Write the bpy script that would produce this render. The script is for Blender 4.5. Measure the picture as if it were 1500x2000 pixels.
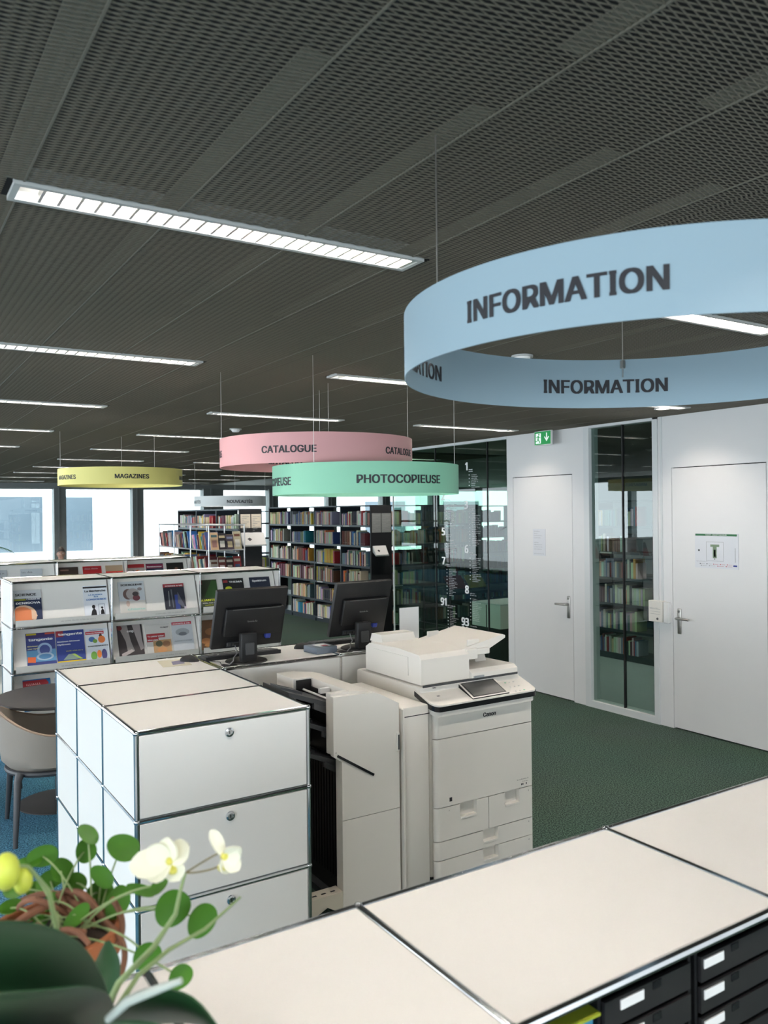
import bpy, bmesh, math, random, os
from math import sin, cos, pi, radians
from mathutils import Vector, Matrix
import numpy as np

for o in list(bpy.data.objects):
    bpy.data.objects.remove(o)
SC = bpy.context.scene
COL = SC.collection
rnd = random.Random(7)

# ---------------------------------------------------------------- camera
F_PX, H = 1589.0, 1.95
YAW, ROLL = radians(32.527), radians(-0.62)
FW = Vector((sin(YAW), cos(YAW), 0)); R0 = Vector((cos(YAW), -sin(YAW), 0)); U0 = Vector((0, 0, 1))
RT = R0 * cos(ROLL) + U0 * sin(ROLL); UP = U0 * cos(ROLL) - R0 * sin(ROLL)
cam_d = bpy.data.cameras.new('camera')
cam = bpy.data.objects.new('camera', cam_d); COL.objects.link(cam)
cam.matrix_world = Matrix(((RT.x, UP.x, -FW.x, 0), (RT.y, UP.y, -FW.y, 0), (RT.z, UP.z, -FW.z, H), (0, 0, 0, 1)))
cam_d.sensor_fit = 'HORIZONTAL'; cam_d.sensor_width = 24.0; cam_d.lens = 24.0 * F_PX / 1500.0
cam_d.clip_start = 0.05; cam_d.clip_end = 300
cam_d.dof.use_dof = True; cam_d.dof.focus_distance = 4.6; cam_d.dof.aperture_fstop = 4.5
SC.camera = cam

# ---------------------------------------------------------------- world, daylight, exposure
w = bpy.data.worlds.new('overcast'); SC.world = w; w.use_nodes = True
bg = w.node_tree.nodes['Background']
bg.inputs[0].default_value = (0.84, 0.93, 1.0, 1); bg.inputs[1].default_value = 4.2
SC.view_settings.view_transform = 'Standard'; SC.view_settings.look = 'None'
SC.view_settings.exposure = 0.55; SC.view_settings.gamma = 1.0
SC.view_settings.use_curve_mapping = False
LAMP_E = 172.0

def area_portal(name, loc, rot, sx, sy):
    d = bpy.data.lights.new(name, 'AREA'); d.shape = 'RECTANGLE'; d.size = sx; d.size_y = sy
    d.cycles.is_portal = True
    o = bpy.data.objects.new(name, d); COL.objects.link(o); o.location = loc; o.rotation_euler = rot
# window openings through which the sky is sampled
area_portal('daylight_side', (-4.1, 8, 1.4), (0, radians(-90), 0), 2.6, 29)
area_portal('daylight_end', (6.0, 22.6, 1.64), (radians(-90), 0, 0), 25.0, 2.1)
area_portal('daylight_front', (.9, -6.62, 1.49), (radians(90), 0, 0), 10.3, 2.4)
def spot(name, loc, energy, size, blend, col=(1, .86, .72)):
    d = bpy.data.lights.new(name, 'SPOT'); d.energy = energy; d.spot_size = radians(size); d.spot_blend = blend
    d.color = col; d.shadow_soft_size = .04
    o = bpy.data.objects.new(name, d); COL.objects.link(o); o.location = loc
    return o

# ---------------------------------------------------------------- materials
MATS = {}
def mat(name, col, rough=.5, metal=0., spec=.5, noise=0., nscale=8., bump=0., bscale=200., emit=0., sheen=0., trans=0., coat=0.):
    if name in MATS: return MATS[name]
    m = bpy.data.materials.new(name); m.use_nodes = True
    nt = m.node_tree; b = nt.nodes['Principled BSDF']
    b.inputs['Base Color'].default_value = (*col, 1); b.inputs['Roughness'].default_value = rough
    b.inputs['Metallic'].default_value = metal; b.inputs['Specular IOR Level'].default_value = spec
    b.inputs['Sheen Weight'].default_value = sheen
    b.inputs['Coat Weight'].default_value = coat
    tc = nt.nodes.new('ShaderNodeTexCoord')
    if noise:
        n = nt.nodes.new('ShaderNodeTexNoise'); n.inputs['Scale'].default_value = nscale; n.inputs['Detail'].default_value = 3
        nt.links.new(tc.outputs['Object'], n.inputs['Vector'])
        mx = nt.nodes.new('ShaderNodeMix'); mx.data_type = 'RGBA'
        mx.inputs[6].default_value = (*[c * (1 - noise) for c in col], 1); mx.inputs[7].default_value = (*[min(1, c * (1 + noise)) for c in col], 1)
        nt.links.new(n.outputs['Fac'], mx.inputs[0]); nt.links.new(mx.outputs[2], b.inputs['Base Color'])
    if bump:
        n = nt.nodes.new('ShaderNodeTexNoise'); n.inputs['Scale'].default_value = bscale; n.inputs['Detail'].default_value = 2
        nt.links.new(tc.outputs['Object'], n.inputs['Vector'])
        bp = nt.nodes.new('ShaderNodeBump'); bp.inputs['Strength'].default_value = bump; bp.inputs['Distance'].default_value = .003
        nt.links.new(n.outputs['Fac'], bp.inputs['Height']); nt.links.new(bp.outputs['Normal'], b.inputs['Normal'])
    if emit:
        b.inputs['Emission Color'].default_value = (*col, 1); b.inputs['Emission Strength'].default_value = emit
    if trans:
        b.inputs['Transmission Weight'].default_value = trans
    MATS[name] = m
    return m
def srgb(r, g, b):
    f = lambda c: ((c / 255 + .055) / 1.055) ** 2.4 if c > 10 else c / 255 / 12.92
    return (f(r), f(g), f(b))
def flat(rgb, rough=.55):
    return mat('print_%d_%d_%d' % rgb, srgb(*rgb), rough=rough)
def carpet(name, c1, c2):
    m = bpy.data.materials.new(name); m.use_nodes = True; nt = m.node_tree; b = nt.nodes['Principled BSDF']
    tc = nt.nodes.new('ShaderNodeTexCoord')
    n = nt.nodes.new('ShaderNodeTexNoise'); n.inputs['Scale'].default_value = 105; n.inputs['Detail'].default_value = 4
    n2 = nt.nodes.new('ShaderNodeTexNoise'); n2.inputs['Scale'].default_value = 1.3
    nt.links.new(tc.outputs['Object'], n.inputs['Vector']); nt.links.new(tc.outputs['Object'], n2.inputs['Vector'])
    r = nt.nodes.new('ShaderNodeValToRGB'); r.color_ramp.elements[0].position = .42; r.color_ramp.elements[1].position = .60
    r.color_ramp.elements[0].color = (*c1, 1); r.color_ramp.elements[1].color = (*c2, 1)
    nt.links.new(n.outputs['Fac'], r.inputs['Fac'])
    mx = nt.nodes.new('ShaderNodeMix'); mx.data_type = 'RGBA'; mx.blend_type = 'MULTIPLY'; mx.inputs[0].default_value = .25
    nt.links.new(r.outputs['Color'], mx.inputs[6]); nt.links.new(n2.outputs['Color'], mx.inputs[7])
    nt.links.new(mx.outputs[2], b.inputs['Base Color']); b.inputs['Roughness'].default_value = .95
    b.inputs['Specular IOR Level'].default_value = .1
    bp = nt.nodes.new('ShaderNodeBump'); bp.inputs['Strength'].default_value = .8; bp.inputs['Distance'].default_value = .006
    nt.links.new(n.outputs['Fac'], bp.inputs['Height']); nt.links.new(bp.outputs['Normal'], b.inputs['Normal'])
    MATS[name] = m
    return m
def glass(name, tint, ior=1.5, boost=2.0):
    m = bpy.data.materials.new(name); m.use_nodes = True; nt = m.node_tree; nt.nodes.clear()
    out = nt.nodes.new('ShaderNodeOutputMaterial'); t = nt.nodes.new('ShaderNodeBsdfTransparent'); g = nt.nodes.new('ShaderNodeBsdfGlossy')
    t.inputs[0].default_value = (*tint, 1); g.inputs['Roughness'].default_value = 0.0; g.inputs[0].default_value = (.92, .98, .96, 1)
    fr = nt.nodes.new('ShaderNodeFresnel'); fr.inputs[0].default_value = ior
    mu = nt.nodes.new('ShaderNodeMath'); mu.operation = 'MULTIPLY'; mu.inputs[1].default_value = boost; mu.use_clamp = True
    mx = nt.nodes.new('ShaderNodeMixShader'); ge = nt.nodes.new('ShaderNodeNewGeometry')
    fs_ = nt.nodes.new('ShaderNodeMath'); fs_.operation = 'SUBTRACT'; fs_.inputs[0].default_value = 1.0; nt.links.new(ge.outputs['Backfacing'], fs_.inputs[1])
    m2 = nt.nodes.new('ShaderNodeMath'); m2.operation = 'MULTIPLY'; nt.links.new(mu.outputs[0], m2.inputs[0]); nt.links.new(fs_.outputs[0], m2.inputs[1])
    nt.links.new(fr.outputs[0], mu.inputs[0]); nt.links.new(m2.outputs[0], mx.inputs[0]); nt.links.new(t.outputs[0], mx.inputs[1]); nt.links.new(g.outputs[0], mx.inputs[2])
    nt.links.new(mx.outputs[0], out.inputs[0]); MATS[name] = m
    return m
def object_colour(name, rough=.55):
    m = bpy.data.materials.new(name); m.use_nodes = True; nt = m.node_tree; b = nt.nodes['Principled BSDF']
    oi = nt.nodes.new('ShaderNodeObjectInfo'); nt.links.new(oi.outputs['Color'], b.inputs['Base Color']); b.inputs['Roughness'].default_value = rough
    MATS[name] = m; return m
def attr_colour(name, rough=.6):
    m = bpy.data.materials.new(name); m.use_nodes = True; nt = m.node_tree; b = nt.nodes['Principled BSDF']
    a = nt.nodes.new('ShaderNodeVertexColor'); a.layer_name = 'Col'; nt.links.new(a.outputs['Color'], b.inputs['Base Color']); b.inputs['Roughness'].default_value = rough
    MATS[name] = m; return m

WHITE = mat('white_lacquer', (.82, .80, .76), rough=.38, noise=.015, nscale=3)
CHROME = mat('chrome', (.72, .73, .75), rough=.12, metal=1., noise=.04, nscale=6)
WALLW = mat('white_wall_paint', (.76, .755, .75), rough=.65, noise=.02, nscale=2)
DOORW = mat('white_door_laminate', (.76, .75, .74), rough=.5, noise=.015, nscale=2)
GAP = mat('dark_gap', (.02, .02, .02), rough=.9)
FRAMEW = mat('pale_frame_metal', (.66, .68, .68), rough=.4)
STEEL = mat('brushed_steel', (.5, .48, .45), rough=.3, metal=1., noise=.05, nscale=40)
MULL = mat('grey_window_metal', (.17, .185, .18), rough=.45, noise=.03, nscale=2)
MESHM = mat('expanded_metal', (.128, .114, .086), rough=.45, metal=.25, noise=.05, nscale=3)
RAILM = mat('rail_metal', (.120, .112, .086), rough=.6, noise=.08, nscale=30)
PLENUM = mat('black_plenum', (.012, .012, .012), rough=.9)
LAMPF = mat('lamp_frame_grey', (.42, .43, .41), rough=.45)
LOUV = mat('louvre_white', (.8, .79, .77), rough=.25)
LOUVM = mat('louvre_metal', (.74, .73, .71), rough=.3, metal=.85)
LAMPE = mat('lamp_tube', (1., .93, .86), emit=LAMP_E)
PRW = mat('copier_white', (.75, .715, .655), rough=.45, noise=.01, nscale=5)
PRC = mat('copier_cream', (.62, .57, .47), rough=.5)
BLK = mat('black_plastic', (.006, .006, .0065), rough=.5, spec=.35, noise=.1, nscale=20)
BLKG = mat('black_gloss', (.01, .01, .012), rough=.12)
DARK = mat('dark_grey_plastic', (.04, .042, .045), rough=.5)
SCREEN = mat('lcd_grey', (.085, .085, .08), rough=.35)
SHELFB = mat('dark_blue_steel', (.022, .034, .046), rough=.4, noise=.06, nscale=10)
SHELFK = mat('black_steel', (.012, .013, .015), rough=.5)
TAUPE = mat('taupe_leather', (.27, .235, .20), rough=.55, bump=.15, bscale=150, noise=.03)
PIPE = mat('tan_piping', (.30, .21, .15), rough=.6)
CHLEG = mat('chair_dark_plastic', (.035, .037, .042), rough=.5)
TABT = mat('dark_table_laminate', (.03, .028, .028), rough=.6, noise=.05)
PAPER = mat('paper_white', (.78, .77, .75), rough=.7)
CREAMP = mat('cream_paper', (.72, .64, .52), rough=.7)
GREYL = mat('grey_lip', (.60, .60, .57), rough=.5)
INK = mat('black_ink', (.012, .012, .016), rough=.5)
GREYINK = mat('grey_ink', (.28, .28, .28), rough=.6)
TERRA = mat('terracotta', (.36, .115, .04), rough=.8, noise=.12, nscale=12, bump=.1, bscale=60)
SOIL = mat('dark_soil', (.03, .018, .012), rough=1., noise=.4, nscale=60, bump=.8, bscale=80)
ROOT = mat('brown_root', (.17, .07, .035), rough=.75, noise=.35, nscale=40)
LEAFP = mat('pilea_leaf_green', (.05, .165, .010), rough=.5, spec=.25, noise=.3, nscale=9)
LEAFD = mat('orchid_leaf_green', (.015, .058, .020), rough=.42, spec=.3, noise=.3, nscale=6)
STEMG = mat('pale_green_stem', (.22, .30, .12), rough=.5, noise=.15, nscale=20)
STEMB = mat('brown_green_stem', (.20, .17, .08), rough=.6)
PETAL = mat('orchid_petal', (.86, .84, .66), rough=.55, noise=.03)
PETALY = mat('orchid_yellow', (.75, .68, .12), rough=.5)
BUD = mat('yellow_green_bud', (.62, .68, .08), rough=.45, noise=.12)
CERAM = mat('white_ceramic', (.8, .78, .74), rough=.2)
SKIN = mat('skin', (.50, .30, .22), rough=.55)
HAIR = mat('dark_hair', (.02, .014, .01), rough=.6)
SHIRT = mat('dark_shirt', (.05, .06, .08), rough=.8)
GREENS = mat('exit_green', (.0, .235, .05), rough=.4, emit=.35)
SIGNW = mat('exit_white', (.85, .92, .88), rough=.4, emit=.35)
FACADE = mat('facade_white', (.80, .80, .78), rough=.8, noise=.03)
FACGL = mat('facade_glass', (.10, .13, .155), rough=.15, noise=.15, nscale=.7)
GLASSW = glass('window_glass', (.93, .97, .97))
GLASSI = glass('partition_glass', (.70, .80, .75), 1.5, 1.0)
GLASSD = glass('door_side_glass', (.66, .76, .73), 1.5, 2.2)
ACRYL = glass('clear_acrylic', (.95, .96, .96))
BOOKC = object_colour('book_cover'); BOOKS_ATTR = attr_colour('book_row_colours')
CARG = carpet('green_carpet', srgb(38, 52, 46), srgb(84, 104, 92))
CARB = carpet('blue_carpet', srgb(38, 78, 98), srgb(86, 138, 162))

# ---------------------------------------------------------------- mesh builder
class MB:
    def __init__(s): s.v = []; s.f = []; s.m = []; s.sm = []
    def add(s, vs, fs, m=0, smooth=False):
        o = len(s.v); s.v += [tuple(v) for v in vs]
        for f in fs: s.f.append(tuple(i + o for i in f)); s.m.append(m); s.sm.append(smooth)
        return s
    def box(s, x0, x1, y0, y1, z0, z1, m=0, bev=0., seg=2, M=None):
        if bev > 0:
            bm = bmesh.new(); bmesh.ops.create_cube(bm, size=1)
            for v in bm.verts: v.co = Vector(((x0 + x1) / 2 + v.co.x * (x1 - x0), (y0 + y1) / 2 + v.co.y * (y1 - y0), (z0 + z1) / 2 + v.co.z * (z1 - z0)))
            bmesh.ops.bevel(bm, geom=list(bm.edges), offset=bev, segments=seg, profile=.5, affect='EDGES')
            bm.verts.index_update(); vs = [v.co.copy() for v in bm.verts]; fs = [[v.index for v in f.verts] for f in bm.faces]; bm.free()
            if M: vs = [M @ v for v in vs]
            return s.add(vs, fs, m, True)
        vs = [Vector((x, y, z)) for x in (x0, x1) for y in (y0, y1) for z in (z0, z1)]
        if M: vs = [M @ v for v in vs]
        return s.add(vs, [(0, 1, 3, 2), (4, 6, 7, 5), (0, 4, 5, 1), (2, 3, 7, 6), (0, 2, 6, 4), (1, 5, 7, 3)], m)
    def quad(s, a, b, c, d, m=0): return s.add([a, b, c, d], [(0, 1, 2, 3)], m)
    def tube(s, p, q, r, n=10, m=0, r2=None, cap=True):
        return s.path([p, q], [r, r if r2 is None else r2], n, m, cap)
    def path(s, pts, rad, n=8, m=0, cap=True, sx=1.):
        pts = [Vector(p) for p in pts]
        if not isinstance(rad, (list, tuple)): rad = [rad] * len(pts)
        vs = []; prev = None
        for i, p in enumerate(pts):
            d = (pts[min(i + 1, len(pts) - 1)] - pts[max(i - 1, 0)]); d.normalize()
            a = prev if prev is not None else (Vector((0, 0, 1)) if abs(d.z) < .9 else Vector((1, 0, 0)))
            u = (a - d * a.dot(d)).normalized(); v = d.cross(u); prev = u
            for k in range(n):
                t = 2 * pi * k / n; vs.append(p + (u * cos(t) * sx + v * sin(t)) * rad[i])
        fs = []
        for i in range(len(pts) - 1):
            for k in range(n):
                a = i * n + k; b = i * n + (k + 1) % n; fs.append((a, b, b + n, a + n))
        s.add(vs, fs, m, True)
        if cap:
            o = len(s.v) - len(vs)
            s.f.append(tuple(o + k for k in range(n))[::-1]); s.m.append(m); s.sm.append(False)
            e = o + (len(pts) - 1) * n; s.f.append(tuple(e + k for k in range(n))); s.m.append(m); s.sm.append(False)
        return s
    def lathe(s, prof, c=(0, 0, 0), n=24, m=0, smooth=True, M=None, closed=False):
        vs = []
        for r_, z in prof:
            for k in range(n):
                t = 2 * pi * k / n; p = Vector((r_ * cos(t), r_ * sin(t), z))
                vs.append((M @ p if M else p) + Vector(c))
        fs = []; L = len(prof)
        for i in range(L if closed else L - 1):
            for k in range(n):
                a = i * n + k; b = i * n + (k + 1) % n; j = ((i + 1) % L) * n
                fs.append((a, b, j + (k + 1) % n, j + k))
        return s.add(vs, fs, m, smooth)
    def sphere(s, c, r, n=12, m=0, sc=(1, 1, 1), M=None):
        prof = [(max(1e-4, sin(pi * i / (n // 2))), -cos(pi * i / (n // 2))) for i in range(n // 2 + 1)]
        vs = []
        for r_, z in prof:
            for k in range(n):
                t = 2 * pi * k / n; p = Vector((r_ * cos(t) * r * sc[0], r_ * sin(t) * r * sc[1], z * r * sc[2]))
                if M: p = M @ p
                vs.append(p + Vector(c))
        fs = []
        for i in range(len(prof) - 1):
            for k in range(n):
                a = i * n + k; b = i * n + (k + 1) % n; fs.append((a, b, b + n, a + n))
        return s.add(vs, fs, m, True)
    def prism(s, poly, axis, a0, a1, m=0, smooth=False, M=None):
        def P(u, v, a): return Vector((a, u, v)) if axis == 'x' else Vector((u, a, v)) if axis == 'y' else Vector((u, v, a))
        n = len(poly); vs = [P(u, v, a0) for u, v in poly] + [P(u, v, a1) for u, v in poly]
        if M: vs = [M @ v for v in vs]
        s.add(vs, [tuple(range(n))[::-1], tuple(range(n, 2 * n))], m)
        o = len(s.v) - 2 * n
        for i in range(n): s.f.append((o + i, o + (i + 1) % n, o + n + (i + 1) % n, o + n + i)); s.m.append(m); s.sm.append(smooth)
        return s
    def build(s, name, mats, parent=None, base=None):
        me = bpy.data.meshes.new(name); me.from_pydata(s.v, [], s.f); me.validate(clean_customdata=False)
        if not isinstance(mats, (list, tuple)): mats = [mats]
        for m in mats: me.materials.append(m)
        if len(me.polygons) == len(s.m):
            me.polygons.foreach_set('material_index', s.m); me.polygons.foreach_set('use_smooth', s.sm)
        bm = bmesh.new(); bm.from_mesh(me); bmesh.ops.recalc_face_normals(bm, faces=bm.faces); bm.to_mesh(me); bm.free()
        if any(s.sm):
            try: me.set_sharp_from_angle(angle=radians(40))
            except Exception: pass
        o = bpy.data.objects.new(name, me); COL.objects.link(o)
        if parent is not None:
            o.parent = parent
            if parent.get('_b') is not None: o.matrix_parent_inverse = Matrix.Translation(-Vector(parent['_b']))
        elif base is not None:
            me.transform(Matrix.Translation(-Vector(base))); o.location = base
        if parent is not None and parent.type == 'MESH' and parent.get('_pb') is not None:
            o.matrix_parent_inverse = Matrix.Translation(-Vector(parent['_pb']))
        return o
ROOTS = []
def thing(name, label, cat, base=(0, 0, 0), group=None):
    o = bpy.data.objects.new(name, None); COL.objects.link(o); o.location = base; o.empty_display_size = .1
    if any(base): o['_b'] = list(base)
    ROOTS.append(o)
    return tag(o, label, cat, group)
def tag(o, label, cat, group=None):
    o['label'] = label; o['category'] = cat
    if group: o['group'] = group
    return o
def struct(o, label=None, cat=None):
    o['kind'] = 'structure'
    if label: o['label'] = label
    if cat: o['category'] = cat
    return o
def copy_tree(o, parent=None):
    c = o.copy(); COL.objects.link(c)
    if parent is not None: c.parent = parent
    for ch in list(o.children): copy_tree(ch, c)
    return c
def P(x, y, d):           # the place that lies d metres into the room behind a point of the picture
    return Vector((0, 0, H)) + (RT * ((x - 750) / F_PX) + UP * ((1000 - y) / F_PX) + FW) * d
def place(px, d):
    return R0 * ((px - 750) / F_PX * d) + FW * d
ORD = ['zeroth', 'first', 'second', 'third', 'fourth', 'fifth', 'sixth', 'seventh', 'eighth', 'ninth', 'tenth', 'eleventh', 'twelfth',
       'thirteenth', 'fourteenth', 'fifteenth', 'sixteenth', 'seventeenth', 'eighteenth', 'nineteenth', 'twentieth'] + ['%dth' % i for i in range(21, 60)]

# ---------------------------------------------------------------- lettering
def bundled_font(name):          # one of the fonts that come with Blender itself
    try:
        fp = os.path.join(bpy.utils.system_resource('DATAFILES'), 'fonts', name)
        return bpy.data.fonts.load(fp) if os.path.exists(fp) else None
    except Exception:
        return None
FONT = bundled_font('Inter.woff2'); FONT_D = bundled_font('NotoSansHebrew-Regular.woff2') or FONT
def plain_i(body, vs, fs):
    """turn the slab-serif capital I of the bundled font into a plain bar and close up the word"""
    par = list(range(len(vs)))
    def find(a):
        while par[a] != a: par[a] = par[par[a]]; a = par[a]
        return a
    for f in fs:
        for b in f[1:]: par[find(b)] = find(f[0])
    comp = {}
    for i in range(len(vs)): comp.setdefault(find(i), []).append(i)
    cs = sorted(comp.values(), key=lambda c: (min(vs[i][0] for i in c) + max(vs[i][0] for i in c)))
    merged = []
    for c in cs:
        lo, hi = min(vs[i][0] for i in c), max(vs[i][0] for i in c)
        if merged and lo < merged[-1][1] - .3 * (merged[-1][1] - merged[-1][0]): merged[-1][2] += c; merged[-1][1] = max(hi, merged[-1][1])
        else: merged.append([lo, hi, list(c)])
    letters = [c for c in body if c != ' ']
    if len(letters) != len(merged): return vs
    out = list(vs); sh = 0.
    for ch, (lo, hi, ids) in zip(letters, merged):
        if ch == 'I':
            xc = (lo + hi) / 2; h_ = .047; cut = (hi - lo) - 2 * h_ - .07
            for i in ids: out[i] = (min(max(vs[i][0], xc - h_), xc + h_) - sh - cut / 2, vs[i][1], vs[i][2])
            sh += cut
        else:
            for i in ids: out[i] = (vs[i][0] - sh, vs[i][1], vs[i][2])
    return out
TXT = {}
def text_geom(body, bold=.022):
    key = (body, bold)
    if key in TXT: return TXT[key]
    c = bpy.data.curves.new('lettering', 'FONT'); c.body = body; c.size = 1; c.resolution_u = 3
    f_ = FONT_D if body.isdigit() else FONT
    if f_: c.font = f_
    o = bpy.data.objects.new('lettering', c); COL.objects.link(o); bpy.context.view_layer.update()
    dg = bpy.context.evaluated_depsgraph_get(); me = o.evaluated_get(dg).to_mesh()
    vs = [tuple(v.co) for v in me.vertices]; fs = [tuple(p.vertices) for p in me.polygons]
    o.evaluated_get(dg).to_mesh_clear(); bpy.data.objects.remove(o); bpy.data.curves.remove(c)
    if vs and 'I' in body: vs = plain_i(body, vs, fs)
    if vs and bold > 0:
        v0, f0 = vs, fs; vs, fs = [], []
        for k_, (dx, dy) in enumerate(((-1, -.5), (1, -.5), (-1, .5), (1, .5), (0, 0))):
            n0 = len(vs); vs += [(x + dx * bold, y + dy * bold * .7, .00012 * k_) for x, y, z in v0]; fs += [tuple(i + n0 for i in f) for f in f0]
    if vs:
        x0 = min(v[0] for v in vs); x1 = max(v[0] for v in vs)
        vs = [(v[0] - x0, v[1], v[2]) for v in vs]
    else: x0 = x1 = 0
    TXT[key] = (vs, fs, x1 - x0)
    return TXT[key]
CAP = .73
def put_text(mb, body, origin, ux, uy, cap=None, width=None, m=0, align='l', bold=.022):
    vs, fs, wd = text_geom(body, bold)
    if not vs: return
    sc = (cap / CAP) if cap else width / wd
    sy = sc if not (cap and width) else cap / CAP
    if cap and width: sc = width / wd
    off = 0 if align == 'l' else -wd * sc / 2 if align == 'c' else -wd * sc
    o = Vector(origin); ux = Vector(ux); uy = Vector(uy); un = ux.cross(uy)
    mb.add([o + ux * (v[0] * sc + off) + uy * (v[1] * sy) + un * v[2] for v in vs], fs, m)
def put_words(mb, origin, ux, uy, width, cap, m=0, seed=0):
    """lettering too small to read in the photograph: a line of letter-sized strokes"""
    q = random.Random(seed + int(width * 9973) + int(cap * 99991)); o = Vector(origin); ux = Vector(ux); uy = Vector(uy); x = 0.
    while x < width:
        n = q.randint(2, 8)
        for _ in range(n):
            lw = cap * q.uniform(.35, .6); lh = cap * q.choice((.7, .7, .7, 1.))
            if x + lw > width: return
            k = lw * .38
            mb.quad(o + ux * x, o + ux * (x + k), o + ux * (x + k) + uy * lh, o + ux * x + uy * lh, m)
            mb.quad(o + ux * (x + k), o + ux * (x + lw), o + ux * (x + lw) + uy * lh * .28, o + ux * (x + k) + uy * lh * .28, m)
            x += lw + cap * .18
        x += cap * .5

# ================================================================ SETTING
W = 6.05; CZ = 2.78; YB = 22.5
XL = -4.2; YF = -6.5
mb = MB(); mb.box(1.25, 20, YF, YB, -.1, 0); struct(mb.build('floor', CARG))
mb = MB(); mb.box(XL, 1.25, YF, YB, -.1, 0); struct(mb.build('floor_2', CARB))
mb = MB(); mb.box(W + .12, 12.2, 2.2, 8.7, 0, .004); struct(mb.build('floor_3', mat('pale_floor', (.30, .36, .35), rough=.5, noise=.05)))  # paler floor area inside the glazed room

# ceiling of expanded metal panels under a black plenum
ceil = bpy.data.objects.new('ceiling', None); COL.objects.link(ceil); struct(ceil)
PWX, PWY = 2.07, 2.073
LOX, LOY, LL, LB = .40, .90, 1.24, .128
def mesh_panel():
    m = MB(); lw, sw, wd, t = .0511, .0142, .0028, radians(48)
    ny = int(round(PWY / (sw / 2))); nx = int(round(PWX / (lw / 2)))
    dy, dz = -wd * cos(t), wd * sin(t)
    for i in range(ny):
        yc = (i + .5) * PWY / ny; ph = i % 2; vs = []; fs = []
        for j in range(nx + 1):
            y = yc + (sw / 4) * (1 if (j + ph) % 2 else -1); x = j * PWX / nx
            vs.append((x, y, 0)); vs.append((x, y + dy, dz))
        for j in range(nx):
            if LOY - .004 < yc < LOY + LB + .004 and LOX - .03 < (j + .5) * PWX / nx < LOX + LL + .03 and LOX - .004 < (j + 1) * PWX / nx and j * PWX / nx < LOX + LL + .004: continue
            a = 2 * j; fs.append((a, a + 1, a + 3, a + 2))
        m.add(vs, fs)
    return m
first = None
XP = [-2.152 + PWX * i for i in range(5)]          # panel columns
LAMPS = []
for i, x in enumerate(XP):
    for k in range(-4, 10):
        y = 1.28 + PWY * k
        if x > 6 and y < 8.5: continue
        LAMPS.append((i, x + LOX, y + LOY))
        if k < -2: continue
        if first is None:
            first = mesh_panel().build('mesh_panel', MESHM, ceil); o = first
        else:
            o = first.copy(); COL.objects.link(o)
        o.location = (x, y, CZ)
# last column beside the white wall
for x0 in [1.058 + .39 * i for i in range(-8, 19)]:
    m = MB(); yst = 9.4 if x0 > 6.0 else -2.8
    if W - .07 < x0 < W + .15: continue
    for k in range(-3, 11):
        a, b = 1.30 + PWY * k, 1.06 + PWY * (k + 1); ly = 1.28 + LOY + PWY * k
        lanes = any(x + LOX - .07 < x0 < x + LOX + LL + .01 for x in XP)
        for p, q in (((a, ly - .001), (ly + LB + .001, b)) if lanes else ((a, b),)):
            p, q = max(p, yst), min(q, 22.4)
            if q <= p: continue
            m.box(x0, x0 + .062, p, q, CZ + .0022, CZ + .0052)
            m.box(x0 + .060, x0 + .065, p, q, CZ - .0008, CZ + .0022)
        p, q = max(b, yst), min(b + .24, 22.4)
        if q > p: m.box(x0 + .060, x0 + .065, p, q, CZ - .0008, CZ + .0022)
    m.build('rail', RAILM, ceil)
m = MB(); m.box(XL, 20, YF, YB + .3, 3.1, 3.3); m.build('plenum_slab', PLENUM, ceil)
m = MB(); m.box(XL, -2.16, YF, YB, CZ, CZ + .02); m.box(8.2, 20, 9.3, YB, CZ, CZ + .02); m.box(W + .1, 20, YF, 9.3, CZ, CZ + .02)
m.box(-2.16, W, YF, -2.87, CZ + .06, CZ + .08); m.build('dark_soffit', RAILM, ceil)

# white wall on the right with flush doors and a glazed slot
wl = MB()
X0, X1 = W, W + .12
D1 = (5.937, 6.82); D2 = (3.826, 4.722); GL = (4.925, 5.695); DT = 2.312; g = .005
wl.box(X0, X1, D1[1] + g, 6.925, 0, CZ)
wl.box(X0, X1, D1[0] - g, D1[1] + g, DT + g, CZ)
wl.box(X0, X1, GL[1] + .07, D1[0] - g, 0, CZ)
wl.box(X0, X1, GL[0] - .0, GL[1] + .07, 2.765, CZ)
wl.box(X0, X1, D2[1] + g, GL[0] - .055, 0, CZ)
wl.box(X0, X1, D2[0] - g, D2[1] + g, DT + g, CZ)
wl.box(X0, X1, YF, D2[0] - g, 0, CZ)
struct(wl.build('wall_right', WALLW))
gp = MB(); gp.box(X0 + .03, X0 + .05, D1[0] - .03, D1[1] + .03, 0, DT + .03); gp.box(X0 + .03, X0 + .05, D2[0] - .03, D2[1] + .03, 0, DT + .03)
struct(gp.build('door_gap_shade', GAP))  # dark sheets behind both doors, shade of the door gaps put in as colour
def door(name, a, b, hy, sgn):
    m = MB(); m.box(X0 + .001, X0 + .028, a, b, .012, DT - .003); d = struct(m.build(name, DOORW))
    h = MB(); h.box(X0 - .009, X0 + .001, hy - .019, hy + .019, .845, 1.07, 0, .008, 3)
    ph = h.build('handle_plate', STEEL, d)
    l = MB(); l.path([(X0 - .008, hy, .985), (X0 - .055, hy, .985), (X0 - .06, hy + sgn * .008, .985), (X0 - .06, hy + sgn * .135, .985)], .0105, 10)
    l.build('handle_lever', STEEL, d)
    k = MB(); k.lathe([(.001, 0), (.012, 0), (.012, .004), (.001, .004)], (X0 - .012, hy, 1.045), 14, 0, True, Matrix.Rotation(radians(90), 3, 'Y')); k.build('lock_cylinder', CHROME, d)
    return d
d1 = door('door_1', D1[0], D1[1], 5.995, 1); d2 = door('door_2', D2[0], D2[1], 4.655, -1)
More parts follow.
